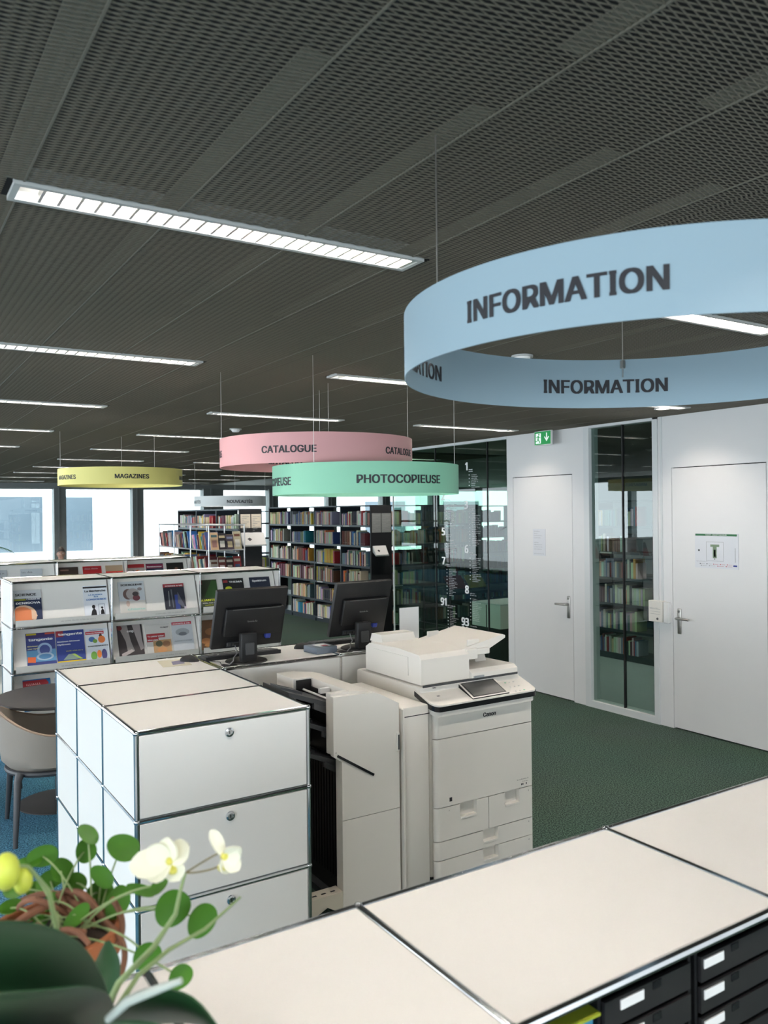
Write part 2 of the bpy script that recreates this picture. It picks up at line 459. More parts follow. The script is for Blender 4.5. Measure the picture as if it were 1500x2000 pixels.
d2h = [c for c in d2.children if 'lever' in c.name][0]
# glazed slot
fr = MB(); fw_ = .035
fr.box(X0 - .012, X1, GL[1], GL[1] + .07, 0, 2.765); fr.box(X0 - .012, X1, GL[0] - .055, GL[0], 0, 2.765)
fr.box(X0 - .012, X1, GL[0], GL[1], 0, .062); fr.box(X0 - .012, X1, GL[0], GL[1], 2.755, 2.785)
win = struct(fr.build('window_7', FRAMEW))
p_ = MB(); p_.box(X0 + .03, X0 + .036, GL[0], 5.298, .062, 2.755); p_.build('pane', GLASSD, win)
p_ = MB(); p_.box(X0 + .03, X0 + .036, 5.306, GL[1], .062, 2.755); p_.build('pane', GLASSD, win)
p_ = MB(); p_.box(X0 + .02, X0 + .05, 5.296, 5.308, .062, 2.755); p_.build('joint', BLK, win)
# wall end post and glass partition with the class numbers
gw = MB(); gw.box(W - .005, W + .06, 6.925, 9.30, CZ - .03, CZ); gw.box(W + .01, W + .05, 6.925, 9.30, 0, .02)
gw.box(W + .02, W + .036, 9.285, 9.30, 0, CZ)
part = struct(gw.build('window_8', FRAMEW))
for a, b in ((6.935, 7.290), (7.300, 8.308), (8.318, 9.272)):
    p_ = MB(); p_.box(W + .025, W + .035, a, b, .02, CZ - .03); p_.build('pane', GLASSI, part)
for y in (7.295, 8.313):
    p_ = MB(); p_.box(W + .02, W + .04, y - .006, y + .006, .02, CZ - .03); p_.build('joint', BLK, part)
nt_ = MB(); rr = random.Random(3)
def num(t, y, z, cap=.115):
    put_text(nt_, t, (W + .0235, y, z), (0, -1, 0), (0, 0, 1), cap=cap, align='r', bold=.05)
def lines(y, z, n, heads=2, first=None):
    for k in range(heads):
        if first: put_text(nt_, first[k], (W + .0235, y, z - .022 * k), (0, -1, 0), (0, 0, 1), cap=.014, bold=.04)
        else: put_words(nt_, (W + .0235, y, z - .022 * k), (0, -1, 0), (0, 0, 1), rr.uniform(.06, .16), .014, 0, k)
    for k in range(n):
        zz = z - .022 * heads - .02 - .021 * k
        if k % 2 == 0: nt_.quad((W + .0235, y - .0, zz), (W + .0235, y - .016, zz), (W + .0235, y - .016, zz + .009), (W + .0235, y, zz + .009))
        put_words(nt_, (W + .0235, y - .05, zz), (0, -1, 0), (0, 0, 1), rr.uniform(.07, .17), .0105, 0, k)
for t, y, z, n in (('1', 7.655, 2.44, 8), ('2', 8.115, 2.09, 13), ('3', 7.655, 1.98, 19), ('5', 8.115, 1.655, 9), ('6', 7.655, 1.45, 14), ('7', 8.115, 1.29, 16), ('8', 7.655, .965, 13), ('91', 8.10, .78, 22), ('93', 7.66, .575, 0), ('99', 7.66, .465, 0)):
    num(t, y, z); lines(y - .02, z + .0, n, 1 if n == 0 else 2, ('Philosophie', 'Psychologie') if t == '1' else None)
nt_.build('lettering', mat('white_vinyl', (.85, .87, .87), rough=.5), part)
# side pane closing the glass corner
p_ = MB(); p_.box(W + .05, 8.9, 9.28, 9.288, .02, CZ); struct(p_.build('window_9', GLASSI))

# end wall windows, left side windows
mxs = [-4.19, -3.95, -1.95, .07, 2.10, 4.15, 6.18, 8.20, 10.25, 12.27, 14.29, 16.3, 18.3]
ew = MB(); ew.box(XL, 20, YB, YB + .3, 0, .62); ew.box(XL, 20, YB, YB + .3, 2.672, CZ + .02)
struct(ew.build('wall_back', mat('end_wall_grey', (.20, .215, .21), rough=.6)))
for i, x in enumerate(mxs[:-1]):
    wd = .30 if i != 7 else .60
    f = MB(); f.box(x, x + wd, YB - .02, YB + .28, .62, 2.672)
    f.box(x + wd * .35, x + wd * .45, YB - .05, YB - .02, .62, 2.672)
    f.box(x + wd, mxs[i + 1], YB + .1, YB + .2, .62, .68); f.box(x + wd, mxs[i + 1], YB + .1, YB + .2, 2.64, 2.672)
    nm = 'window_%d' % (10 + i); wn = struct(f.build(nm, MULL))
    q = MB(); q.box(x + wd, mxs[i + 1], YB + .14, YB + .15, .68, 2.64); q.build('pane', GLASSW, wn)
# structural column between the windows
sw_ = MB(); sw_.box(XL - .3, XL, YF, YB, 0, .12); sw_.box(XL - .3, XL, YF, YB, 2.672, CZ + .02)
for k in range(15): sw_.box(XL - .2, XL, YF + .1 + 2.04 * k, YF + .22 + 2.04 * k, .12, 2.672)
struct(sw_.build('wall_left', MULL))
q = MB(); q.box(XL, 20, YF - .12, YF, 0, .3); q.box(XL, 20, YF - .12, YF, 2.672, CZ); q.box(W, 20, YF - .12, YF, .3, 2.672)
for k in range(6): q.box(XL + 2.02 * k, XL + .14 + 2.02 * k, YF - .12, YF, .3, 2.672)
struct(q.build('wall_front', MULL))
q = MB(); q.box(19.9, 20, YF, YB, 0, CZ); struct(q.build('wall_far', mat('room_grey', (.22, .24, .25), rough=.8)))
q = MB(); q.box(12.2, 12.3, 2.2, 9.2, 0, CZ); q.box(W + .12, 12.3, 2.1, 2.2, 0, CZ); struct(q.build('wall_inner', mat('room_grey', (.22, .24, .25))))

# buildings seen through the end windows
def facade(name, label, x0, x1, y, z0, z1, wins):
    r = thing(name, label, 'building', ((x0 + x1) / 2, y, z0))
    m = MB(); m.box(x0, x1, y, y + 8, z0, z1); m.build('facade', FACADE, r)
    for (a, b, c, d) in wins:
        m = MB(); m.box(a - .08, b + .08, y - .06, y - .02, c - .08, c); m.box(a - .08, b + .08, y - .06, y - .02, d, d + .08); m.box(a - .08, a, y - .06, y - .02, c, d); m.box(b, b + .08, y - .06, y - .02, c, d); fo = m.build('window_frame', FRAMEW, r)
        m = MB(); m.box(a, b, y - .04, y - .01, c, d); m.build('window_pane', FACGL, r)
s_ = 40 / 22.
facade('building', 'white building with blue glass windows seen behind the end windows', -6, 5.05 * s_, 40, -3, 9, [(-1.5, 1.1, .35, 2.82), (1.7 * s_ - .6, 3.78 * s_, .3, 2.82), (4.0 * s_, 5.0 * s_, .28, 2.8)])
facade('building', 'plain white building wall seen behind the second and third end windows', 5.3 * s_, 40, 43, -3, 14, [(26, 29, .4, 2.6), (32, 35, .4, 2.6)])
m = MB(); m.box(-40, 60, YB + 1, 90, -3.1, -3); struct(m.build('ground', mat('outdoor_paving', (.35, .35, .34), rough=.9, noise=.1)))

# ================================================================ CEILING FITTINGS
def make_light():
    r = thing('ceiling_light', '', 'light')
    L, B = LL, LB
    m = MB(); f = .016; zb, zt = -.008, .044
    m.box(0, L, 0, f, zb, .004); m.box(0, L, B - f, B, zb, .004); m.box(0, f, f, B - f, zb, .004); m.box(L - f, L, f, B - f, zb, .004)
    m.box(f - .003, L - f + .003, f - .003, f, .004, zt); m.box(f - .003, L - f + .003, B - f, B - f + .003, .004, zt); m.box(f - .003, f, f, B - f, .004, zt); m.box(L - f, L - f + .003, f, B - f, .004, zt)
    m.box(f, L - f, f, B - f, zt, zt + .004); m.build('frame', LAMPF, r)
    m = MB(); m.box(.07, L - .05, B / 2 - .014, B / 2 + .014, zt - .012, zt - .006); m.build('tube', LAMPE, r)
    m = MB(); n = 24
    for k in range(n + 1):
        x = .075 + k * (L - .09 - .014) / n
        m.add([(x - .0012, f, .022), (x - .0012, B - f, .022), (x + .0012, B - f, .022), (x + .0012, f, .022), (x - .004, f, -.006), (x - .004, B - f, -.006), (x + .004, B - f, -.006), (x + .004, f, -.006)],
              [(0, 1, 2, 3), (4, 5, 6, 7), (0, 1, 5, 4), (3, 2, 6, 7), (0, 3, 7, 4), (1, 2, 6, 5)])
    for a, b in ((f + .001, f + .022), (B - f - .001, B - f - .022)):
        m.add([(f, a, -.007), (L - f, a, -.007), (L - f, (a * .75 + b * .25), .014), (f, (a * .75 + b * .25), .014), (L - f, b, .036), (f, b, .036)], [(0, 1, 2, 3), (3, 2, 4, 5)])
    m.build('louvre', LOUVM, r)
    return r
L0 = make_light(); used = False
cnt = {}
for i, x, y in LAMPS:
    n = cnt[i] = cnt.get(i, 0) + 1
    o = L0 if not used else copy_tree(L0); used = True
    o.location = (x, y, CZ)
    tag(o, 'lit louvred ceiling light, %s from the camera end of the %s lane from the windows' % (ORD[n], ORD[i + 1]), 'light', 'louvred ceiling lights')
for k, (x, y, nm) in enumerate(((7.0, 3.6, 'first'), (7.0, 5.6, 'second'), (7.0, 7.6, 'third'), (9.3, 5.6, 'fourth'))):  # extra lamps added only to brighten the glazed room
    o = copy_tree(L0); o.location = (x, y, CZ - .07)
    tag(o, 'louvred light added to brighten the glazed room behind the white wall, %s of four' % nm, 'light', 'louvred ceiling lights')
for p, lb in (((3.053, 7.464), 'small white round smoke detector on the dark mesh ceiling above the pink ring sign'), ((2.97, 3.266), 'small white round smoke detector on the dark ceiling seen through the blue ring sign')):
    r = thing('smoke_detector', lb, 'detector', (p[0], p[1], CZ))
    m = MB(); m.lathe([(.001, -.035), (.03, -.035), (.042, -.02), (.048, -.004), (.001, -.004)], (p[0], p[1], CZ), 20); m.build('housing', LOUV, r)
    m = MB(); m.lathe([(.05, -.012), (.058, -.012), (.058, -.002), (.05, -.002)], (p[0], p[1], CZ), 20, closed=True); m.build('base_ring', LAMPF, r)
for p, lb in (((5.52, 4.391), 'small bright downlight in the ceiling under the rim of the blue ring sign'), ((5.52, 6.38), 'small downlight in the ceiling beside the green exit sign')):
    r = thing('downlight', lb, 'light', (p[0], p[1], CZ))
    m = MB(); m.lathe([(.05, -.004), (.068, -.004), (.068, -.012), (.05, -.012)], (p[0], p[1], CZ), 24, closed=True); m.build('trim_ring', LOUV, r)
    m = MB(); m.lathe([(.001, -.006), (.05, -.006)], (p[0], p[1], CZ), 24); m.build('lens', mat('downlight_lens', (1, .9, .8), emit=6), r)
    sp = spot('downlight_beam', (p[0], p[1], CZ - .02), 6.5, 84, .7); sp.rotation_euler = (0, radians(-24), 0)

# ring signs
def ring_sign(name, label, px, d, R, z0, z1, col, words, inner, cab, txt_w=None):
    c = place(px, d); base = (c.x, c.y, (z0 + z1) / 2)
    r = thing(name, label, 'sign', base, 'hanging ring signs')
    bandm = mat(name + '_%d_%d_%d' % col, srgb(*col), rough=.55, noise=.01, nscale=2)
    m = MB(); t = .004
    m.lathe([(R, z0), (R, z1), (R - t, z1), (R - t, z0)], (c.x, c.y, 0), 128, 0, True, None, True); m.build('band', bandm, r)
    zc = (z0 + z1) / 2
    for (w_, ang, arc) in words + inner:
        ins = (w_, ang, arc) in inner
        vs, fs, wd = text_geom(w_, .03)
        Rr = R + .0012 if not ins else R - t - .0012
        s_ = radians(arc) * R / wd; cap = s_ * CAP; out = []
        for v in vs:
            Rk = Rr + (-v[2] if ins else v[2])
            a = radians(ang) + (-1 if ins else 1) * (v[0] - wd / 2) * s_ / R
            out.append((c.x + Rk * cos(a), c.y + Rk * sin(a), zc - cap / 2 + v[1] * s_))
        q = MB(); q.add(out, fs); q.build('lettering', INK, r)
    for a in cab:
        q = MB(); x, y = c.x + (R - .008) * cos(radians(a)), c.y + (R - .008) * sin(radians(a))
        q.tube((x, y, z0 + .1), (x, y, CZ), .0016, 6); q.box(x - .006, x + .006, y - .006, y + .006, z1 - .03, z1 - .004)
        q.build('cable', STEEL, r)
wr = lambda t, c, arc, n, st: [(t, c + st * k, arc) for k in range(n)]
ring_sign('ring_sign', 'large pale blue ring sign reading INFORMATION hanging from the ceiling', 1301, 2.065, .66, 2.29, 2.45, (146, 169, 180),
          wr('INFORMATION', -159, 36.5, 5, 72), [('INFORMATION', 55.6, 36.2), ('INFORMATION', 131, 36.2), ('INFORMATION', -20, 36.2), ('INFORMATION', -95, 36)], (172, 50, -70))
ring_sign('ring_sign', 'pink ring sign reading CATALOGUE hanging behind the green ring sign', 620, 4.95, .58, 2.222, 2.387, (214, 158, 158),
          wr('CATALOGUE', -133.4, 31, 5, 77 - 4.6), [('KATALOG', 84, 24), ('KATALOG', 156, 24), ('KATALOG', 12, 24)], (165, 60, -20))
ring_sign('ring_sign', 'mint green ring sign reading PHOTOCOPIEUSE hanging over the copier', 715, 4.75, .54, 2.05, 2.215, (138, 200, 168),
          wr('PHOTOCOPIEUSE', -99.8, 53, 4, 88), [('FOTOKOPIERER', 70, 50)], (-152, -24, 85))
ring_sign('ring_sign', 'yellow ring sign reading MAGAZINES hanging before the end windows', 237.8, 8.1, .59, 2.238, 2.398, (236, 226, 136),
          wr('MAGAZINES', -95, 30.6, 5, 73), [], (-205, 75, 40))
ring_sign('ring_sign', 'off-white ring sign reading NOUVEAUTÉS hanging over the far bookcase', 450, 13.4, .58, 2.07, 2.235, (240, 244, 242),
          wr('NOUVEAUTÉS', -96, 42, 4, 90), [], (170, 60, -30))

# ================================================================ TUBE-FRAME FURNITURE
TR, BR = .0095, .0128
def frame_mesh(xs, ys, zs, skip=None, feet=True):
    m = MB(); xa, xb, ya, yb = xs[0], xs[-1], ys[0], ys[-1]
    on = lambda x, y, z: (x in (xa, xb)) or (y in (ya, yb)) or (z == zs[-1])
    for x in xs:
        for y in ys:
            for z in zs:
                if on(x, y, z): m.sphere((x, y, z), BR, 10)
    def ln(p, q):
        m.tube(p, q, TR, 8, 0, None, False)
    for y in ys:
        for z in zs:
            if y in (ya, yb) or z == zs[-1]:
                for a, b in zip(xs, xs[1:]): ln((a, y, z), (b, y, z))
    for x in xs:
        for z in zs:
            if x in (xa, xb) or z == zs[-1]:
                for a, b in zip(ys, ys[1:]): ln((x, a, z), (x, b, z))
    for x in xs:
        for y in ys:
            if x in (xa, xb) or y in (ya, yb):
                for a, b in zip(zs, zs[1:]): ln((x, y, a), (x, y, b))
            if feet and (x in (xa, xb)) and (y in (ya, yb)): m.tube((x, y, 0), (x, y, zs[0]), .014, 10)
    return m
PG = .0085
def pan_top(a, b, c, d, z): m = MB(); m.box(a + PG, b - PG, c + PG, d - PG, z - .004, z + .0055, 0, .0015, 1); return m
def pan_x(x, a, b, c, d, t=.004): m = MB(); m.box(x - t, x + t, a + PG, b - PG, c + PG, d - PG); return m
def pan_y(y, a, b, c, d, t=.004): m = MB(); m.box(a + PG, b - PG, y - t, y + t, c + PG, d - PG); return m

# drawer cabinet in the middle
xs = [.888, 1.643]; ys = [3.222, 3.738, 4.258, 4.776]; zs = [.042, .391, .741, 1.09]
cab = thing('drawer_cabinet', 'white steel drawer cabinet with chrome tubes and three locked fronts facing the counter', 'cabinet', (1.265, 4.0, 0))
frame_mesh(xs, ys, zs).build('frame', CHROME, cab)
for a, b in zip(ys, ys[1:]):
    pan_top(xs[0], xs[1], a, b, zs[-1]).build('top_panel', WHITE, cab)
    for c, d in zip(zs, zs[1:]):
        pan_x(xs[0], a, b, c, d).build('side_panel', WHITE, cab); pan_x(xs[1], a, b, c, d).build('side_panel', WHITE, cab)
for c, d in zip(zs, zs[1:]):
    pan_y(ys[-1], xs[0], xs[1], c, d).build('back_panel', WHITE, cab)
    q = MB(); q.box(xs[0] + .011, xs[1] - .011, ys[0] - .006, ys[0] + .008, c + .012, d - .011, 0, .002, 1); q.box(xs[0] + .03, xs[1] - .03, ys[0] + .008, ys[0] + .03, c + .02, d - .02)
    dr = q.build('drawer', WHITE, cab)
    k = MB(); RM = Matrix.Rotation(radians(90), 3, 'X')
    k.lathe([(.001, 0), (.019, 0), (.021, .004), (.019, .009), (.012, .011), (.012, .008), (.001, .008)], (1.272, ys[0] - .006, d - .051), 20, 0, True, RM)
    k.box(1.2705, 1.2735, ys[0] - .0152, ys[0] - .0135, d - .057, d - .045, 1); k.build('lock', [CHROME, BLK], cab)

# computer counter running behind the copier
xs2 = [1.664, 2.40, 3.152]; ys2 = [4.268, 4.776]
cc = thing('computer_counter', 'white chrome-framed counter behind the copier carrying two computers', 'counter', (2.41, 4.52, 0))
frame_mesh(xs2, ys2, zs).build('frame', CHROME, cc)
for a, b in zip(xs2, xs2[1:]):
    pan_top(a, b, ys2[0], ys2[1], zs[-1]).build('top_panel', WHITE, cc)
    for c, d in zip(zs, zs[1:]):
        pan_y(ys2[0], a, b, c, d).build('front_panel', WHITE, cc); pan_y(ys2[1], a, b, c, d).build('back_panel', WHITE, cc)
for c, d in zip(zs, zs[1:]): pan_x(xs2[-1], ys2[0], ys2[1], c, d).build('side_panel', WHITE, cc)
for x, y, lb in ((1.72, 4.33, 'g'), (2.47, 4.335, 'g')):
    q = MB(); q.box(x - .04, x + .04, y - .028, y + .028, 1.094, 1.0985, 0, .001, 1); q.build('cable_hole', BLK, cc)

# foreground counter
xs3 = [-.33, .43, .885, 1.648, 2.41, 3.17]; ys3 = [1.01, 1.508]; zs3 = [.05, .4, .75, 1.1]
fc = thing('counter', 'long white counter top with chrome edge tubes at the bottom of the picture', 'counter', (1.4, 1.26, 0))
frame_mesh(xs3, ys3, zs3).build('frame', CHROME, fc)
for i, (a, b) in enumerate(zip(xs3, xs3[1:])):
    pan_top(a, b, ys3[0], ys3[1], zs3[-1]).build('top_panel', WHITE, fc)
    for c, d in zip(zs3, zs3[1:]): pan_y(ys3[1], a, b, c, d).build('back_panel', WHITE, fc)
    if i not in (2, 3):
        for c, d in zip(zs3, zs3[1:]): pan_y(ys3[0], a, b, c, d).build('front_panel', WHITE, fc)
    q = MB(); q.box(a + PG, b - PG, ys3[0] + PG, ys3[1] - PG, zs3[2] - .004, zs3[2] + .004); q.build('shelf_board', WHITE, fc)
for x in (xs3[0], xs3[-1]):
    for c, d in zip(zs3, zs3[1:]): pan_x(x, ys3[0], ys3[1], c, d).build('side_panel', WHITE, fc)
for x in (xs3[2], xs3[3], xs3[4]): pan_x(x, ys3[0], ys3[1], zs3[2], zs3[3], .003).build('divider', BLK, fc)
# letter trays in the open bays
TRAYM = mat('tray_black', (.02, .019, .02), rough=.3); TRAYR = mat('tray_red_shelf', (.06, .008, .01), rough=.35)
def letter_tray(x0, x1, lx, n, label):
    r = thing('letter_tray', label, 'tray', ((x0 + x1) / 2, 1.2, .755), 'black letter tray units under the counter')
    m = MB(); z0, z1 = .756, 1.082
    m.box(x0, x0 + .008, 1.03, 1.4, z0, z1); m.box(x1 - .008, x1, 1.03, 1.4, z0, z1); m.box(x0, x1, 1.03, 1.4, z1 - .008, z1); m.box(x0, x1, 1.39, 1.4, z0, z1); m.box(x0, x1, 1.03, 1.4, z0, z0 + .006)
    m.build('housing', BLK, r)
    h = (z1 - z0 - .02) / n
    for k in range(n):
        zt = z1 - .012 - k * h
        q = MB(); q.box(x0 + .01, x1 - .01, 1.022, 1.03, zt - h + .005, zt - .006); q.box(x0 + .012, x1 - .012, 1.03, 1.37, zt - h + .005, zt - h + .009)
        dr = q.build('drawer', TRAYM, r)
        q = MB(); q.box(lx, lx + .062, 1.0195, 1.0218, zt - .03, zt - .012); q.build('label_card', PAPER, dr)
        q = MB(); cx_ = lx + .1; q.box(cx_ - .012, cx_ + .012, 1.0205, 1.0216, zt - .022, zt - .008); q.build('grip', BLKG, dr)
letter_tray(1.10, 1.36, 1.15, 5, 'black letter tray unit below the counter beside the blue card')
letter_tray(1.372, 1.638, 1.39, 5, 'black letter tray unit with white labels below the counter, second from the blue card')
letter_tray(1.662, 2.0, 1.70, 5, 'black letter tray unit below the counter at the picture corner')
r = tag(MB().box(.905, 1.09, 1.03, 1.3, .757, 1.052, 0, .004).build('cardboard_box', flat((60, 140, 175)), None, (1.0, 1.16, .757)), 'blue card box under the counter beside the black letter trays', 'box')
q = tag(MB().box(.93, 1.092, 1.015, 1.25, 1.053, 1.058).build('folder', flat((150, 160, 40)), None, (1.0, 1.13, 1.053)), 'thin yellow-green folder lying on the blue card box', 'folder')

# ================================================================ MAGAZINE RACKS
ZR = [.042, .392, .741, 1.091, 1.44]
def rack(label, xs, y0, y1, base):
    r = thing('magazine_rack', label, 'rack', base, 'white magazine racks')
    frame_mesh(xs, [y0, y1], ZR).build('frame', CHROME, r)
    for i, (a, b) in enumerate(zip(xs, xs[1:])):
        pan_top(a, b, y0, y1, ZR[-1]).build('top_panel', WHITE, r)
        for k, (c, d) in enumerate(zip(ZR, ZR[1:])):
            pan_y(y1, a, b, c, d).build('back_panel', WHITE, r)
            q = MB(); q.add([(a + .012, y0 + .012, c + .035), (b - .012, y0 + .012, c + .035), (b - .012, y0 + .13, d - .012), (a + .012, y0 + .13, d - .012),
                             (a + .012, y0 + .018, c + .035), (b - .012, y0 + .018, c + .035), (b - .012, y0 + .136, d - .012), (a + .012, y0 + .136, d - .012)],
                            [(0, 1, 2, 3), (4, 5, 6, 7), (0, 1, 5, 4), (2, 3, 7, 6), (0, 3, 7, 4), (1, 2, 6, 5)])
            q.build('display_panel', WHITE, r)
            q = MB(); q.box(a + .022, b - .022, y0 - .014, y0 - .010, c + .012, c + .062); q.box(a + .022, b - .022, y0 - .014, y0 + .016, c + .010, c + .014)
            lip = q.build('lip', GREYL, r)
            q = MB(); put_words(q, ((a + b) / 2 - .02, y0 - .0146, c + .032), (1, 0, 0), (0, 0, 1), .26, .010, 0, i * 7 + k); q.build('lettering', GREYINK, lip)
    for x in xs:
        for c, d in zip(ZR, ZR[1:]): pan_x(x, y0, y1, c, d, .003).build('side_panel', WHITE, r)
    return r
XF = [.932, 1.672, 2.412, 3.156]; YM0 = 6.72; YM1 = 7.23
rack('white magazine rack with chrome tubes standing nearest behind the counter', XF, YM0, YM1, (2.04, 7.0, 0))
XR2 = [-.48, .262, 1.004, 1.746, 2.488, 3.23]; YR0 = 9.32; YR1 = 9.83
rack('white magazine rack half hidden behind the nearer magazine rack', XR2, YR0, YR1, (1.4, 9.6, 0))

TILT = math.atan2(.118, .303)
def magazine(label, xc, row, y0, w_, h_, basec, shapes=(), texts=(), lift=0., group='magazines on the nearer rack', zoff=0., off=0.):
    """cover drawn in units of its own width (x) and height (y), origin lower left"""
    zb = ZR[row] + .037 + zoff; yb = y0 + .0125 - off
    ux = Vector((1, 0, 0)); uy = Vector((0, sin(TILT), cos(TILT))); nn = Vector((0, -cos(TILT), sin(TILT)))
    O = Vector((xc - w_ / 2, yb, zb)) + uy * lift
    pal = [flat(basec)]; idx = {basec: 0}
    def mi(c):
        if c not in idx: idx[c] = len(pal); pal.append(flat(c))
        return idx[c]
    m = MB()
    def pt(u, v, n): return O + ux * (u * w_) + uy * (v * h_) + nn * n
    t = .006
    m.add([pt(0, 0, 0), pt(1, 0, 0), pt(1, 1, 0), pt(0, 1, 0), pt(0, 0, t), pt(1, 0, t), pt(1, 1, t), pt(0, 1, t)], [(0, 1, 2, 3), (4, 5, 6, 7), (0, 1, 5, 4), (1, 2, 6, 5), (2, 3, 7, 6), (3, 0, 4, 7)], 0)
    n = t
    for sh in shapes:
        n += .00035; k = sh[0]; c = mi(sh[-1])
        if k == 'r': _, u0, v0, u1, v1, _c = sh; m.quad(pt(u0, v0, n), pt(u1, v0, n), pt(u1, v1, n), pt(u0, v1, n), c)
        elif k == 'e':
            _, u, v, a, b, _c = sh; N = 18
            m.add([pt(min(1, max(0, u + a * cos(2 * pi * i / N))), min(1, max(0, v + b * sin(2 * pi * i / N))), n) for i in range(N)], [tuple(range(N))], c)
        elif k == 'p': m.add([pt(u, v, n) for u, v in sh[1]], [tuple(range(len(sh[1])))], c)
    n += .0005
    for tx in texts:
        body, u, v, width, c = tx[:5]; cap = tx[5] * h_ if len(tx) > 5 else None
        if body == '~': put_words(m, pt(u, v, n), ux, uy, width * w_, cap, mi(c)); continue
        put_text(m, body, pt(u, v, n), ux, uy, cap=cap, width=width * w_, m=mi(c), bold=.03)
    return tag(m.build('magazine', pal, None, tuple(O)), label, 'magazine', group)
K, WH_, RD = (16, 16, 20), (238, 238, 238), (190, 40, 48)
T3, T2, T1, T0 = 3, 2, 1, 0
magazine('science magazine with an orange head profile on dark blue in the nearest top tray', 1.055, 3, YM0, .195, .262, (28, 40, 72),
         [('r', 0, .74, 1, 1, (205, 208, 210)), ('r', 0, .68, .42, .73, (150, 150, 40)), ('e', .3, .22, .5, .32, (228, 190, 160)), ('e', .26, .2, .42, .29, (222, 130, 84)), ('p', [(.6, .4), (.82, .2), (.72, .12), (.6, .1)], (228, 190, 160))],
         [('SCIENCE', .04, .82, .78, K, .10), ('DENISOVA', .05, .57, .9, WH_, .085), ("L'HOMME DE", .45, .69, .5, WH_)], off=.002)
magazine('white magazine with blue title lines and two men in dark suits', 1.56, 3, YM0, .185, .268, (226, 230, 236),
         [('r', 0, .92, 1, .97, K), ('r', .58, .08, .86, .42, (170, 176, 186)), ('r', .61, .1, .83, .4, (228, 232, 238)), ('p', [(.24, .05), (.5, .05), (.48, .22), (.4, .3), (.3, .22)], K), ('e', .38, .34, .07, .06, K), ('p', [(.66, .1), (.82, .1), (.8, .22), (.73, .27), (.67, .2)], K), ('e', .73, .3, .05, .035, K)],
         [('La Recherche', .06, .80, .88, K, .085), ('LA SCIENCE', .2, .69, .6, (40, 120, 180), .05), ('de la', .42, .63, .18, (40, 120, 180)), ('CONSCIENCE', .1, .54, .84, (30, 110, 185), .07)], off=.002)
magazine('pale grey magazine with a photo of a white bulldog', 1.85, 3, YM0, .212, .285, (206, 212, 216),
         [('r', 0, 0, 1, .42, (214, 210, 204)), ('e', .36, .62, .2, .16, (120, 96, 92)), ('e', .54, .62, .26, .17, (176, 168, 166)), ('e', .82, .76, .09, .05, (150, 140, 138)), ('e', .66, .5, .14, .09, (120, 70, 78)), ('e', .64, .62, .12, .07, (70, 64, 66)), ('e', .32, .34, .07, .09, (200, 176, 164))],
         [('SCIENCE&VIE', .1, .87, .84, K, .075), ('chiens', .28, .14, .68, (160, 205, 195), .08)], off=.002)
magazine('dark magazine with blue and grey light streaks and red masthead', 2.205, 3, YM0, .178, .245, (30, 34, 48),
         [('r', 0, .88, 1, 1, (150, 38, 48)), ('r', .5, 0, .72, .6, (40, 60, 130)), ('p', [(.18, .2), (.24, .2), (.26, .75), (.22, .75)], (120, 124, 124)), ('p', [(.36, .15), (.42, .15), (.4, .8), (.34, .8)], (96, 100, 108)), ('p', [(.62, .3), (.9, .1), (.96, .15), (.66, .7)], (90, 92, 104)), ('r', .04, 0, .3, .04, (220, 130, 60)), ('r', .9, .02, 1, .16, (210, 200, 210))],
         [('SCIENCE & VIE', .08, .90, .86, WH_, .06)], off=.002)
magazine('dark green magazine with yellow QUANT lettering behind the nearer monitor', 2.50, 3, YM0, .185, .262, (40, 52, 32),
         [('p', [(.3, .4), (1, .35), (1, .95), (.75, .98)], (44, 84, 34)), ('r', 0, .84, .28, 1, (120, 30, 36))], [('P.M.', .03, .86, .24, WH_, .08), ('QUANTEN', .03, .27, .94, (215, 225, 40), .09), ('~', .2, .19, .6, WH_, .04), ('~', .3, .12, .4, (215, 225, 40), .04)], off=.002)
magazine('black magazine with white THEMA masthead', 2.745, 3, YM0, .195, .262, (22, 24, 26),
         [('r', .02, .86, .24, .95, (140, 40, 44)), ('e', .25, .66, .16, .07, (190, 200, 40))], [('THEMA', .3, .85, .64, WH_, .085), ('Künstliche', .1, .5, .84, WH_, .07)], off=.002)
magazine('dark blue magazine with a tan brain picture in the last tray of the nearer rack', 3.0, 3, YM0, .195, .262, (26, 36, 56),
         [('e', .45, .36, .36, .2, (190, 132, 66)), ('e', .62, .38, .3, .16, (170, 112, 50)), ('e', .4, .4, .12, .08, (214, 160, 90))], [('Spektrum', .12, .84, .7, WH_, .09)], off=.002)
magazine('blue purple magazine with silver rings beside its twin', 1.145, 2, YM0, .212, .272, (54, 66, 128),
         [('r', 0, .86, 1, 1, (52, 40, 96)), ('r', .02, .94, .36, .99, (190, 170, 40)), ('r', .66, .94, 1, .99, (190, 80, 60)), ('r', 0, .16, 1, .5, (96, 150, 190)), ('e', .62, .5, .26, .2, (150, 176, 206)), ('e', .62, .5, .18, .14, (66, 80, 140)), ('e', .62, .3, .3, .11, (176, 196, 212)), ('e', .62, .3, .22, .075, (90, 140, 184)), ('p', [(.02, .16), (.28, .14), (.3, .3), (.02, .32)], (232, 110, 60)), ('r', 0, 0, .6, .07, (70, 52, 140)), ('r', .6, 0, 1, .07, WH_)],
         [('tangente', .08, .77, .84, WH_, .095), ('Diviser', .04, .6, .36, (220, 214, 160), .05), ('pour regner', .04, .53, .4, (220, 214, 160), .045)], off=.002)
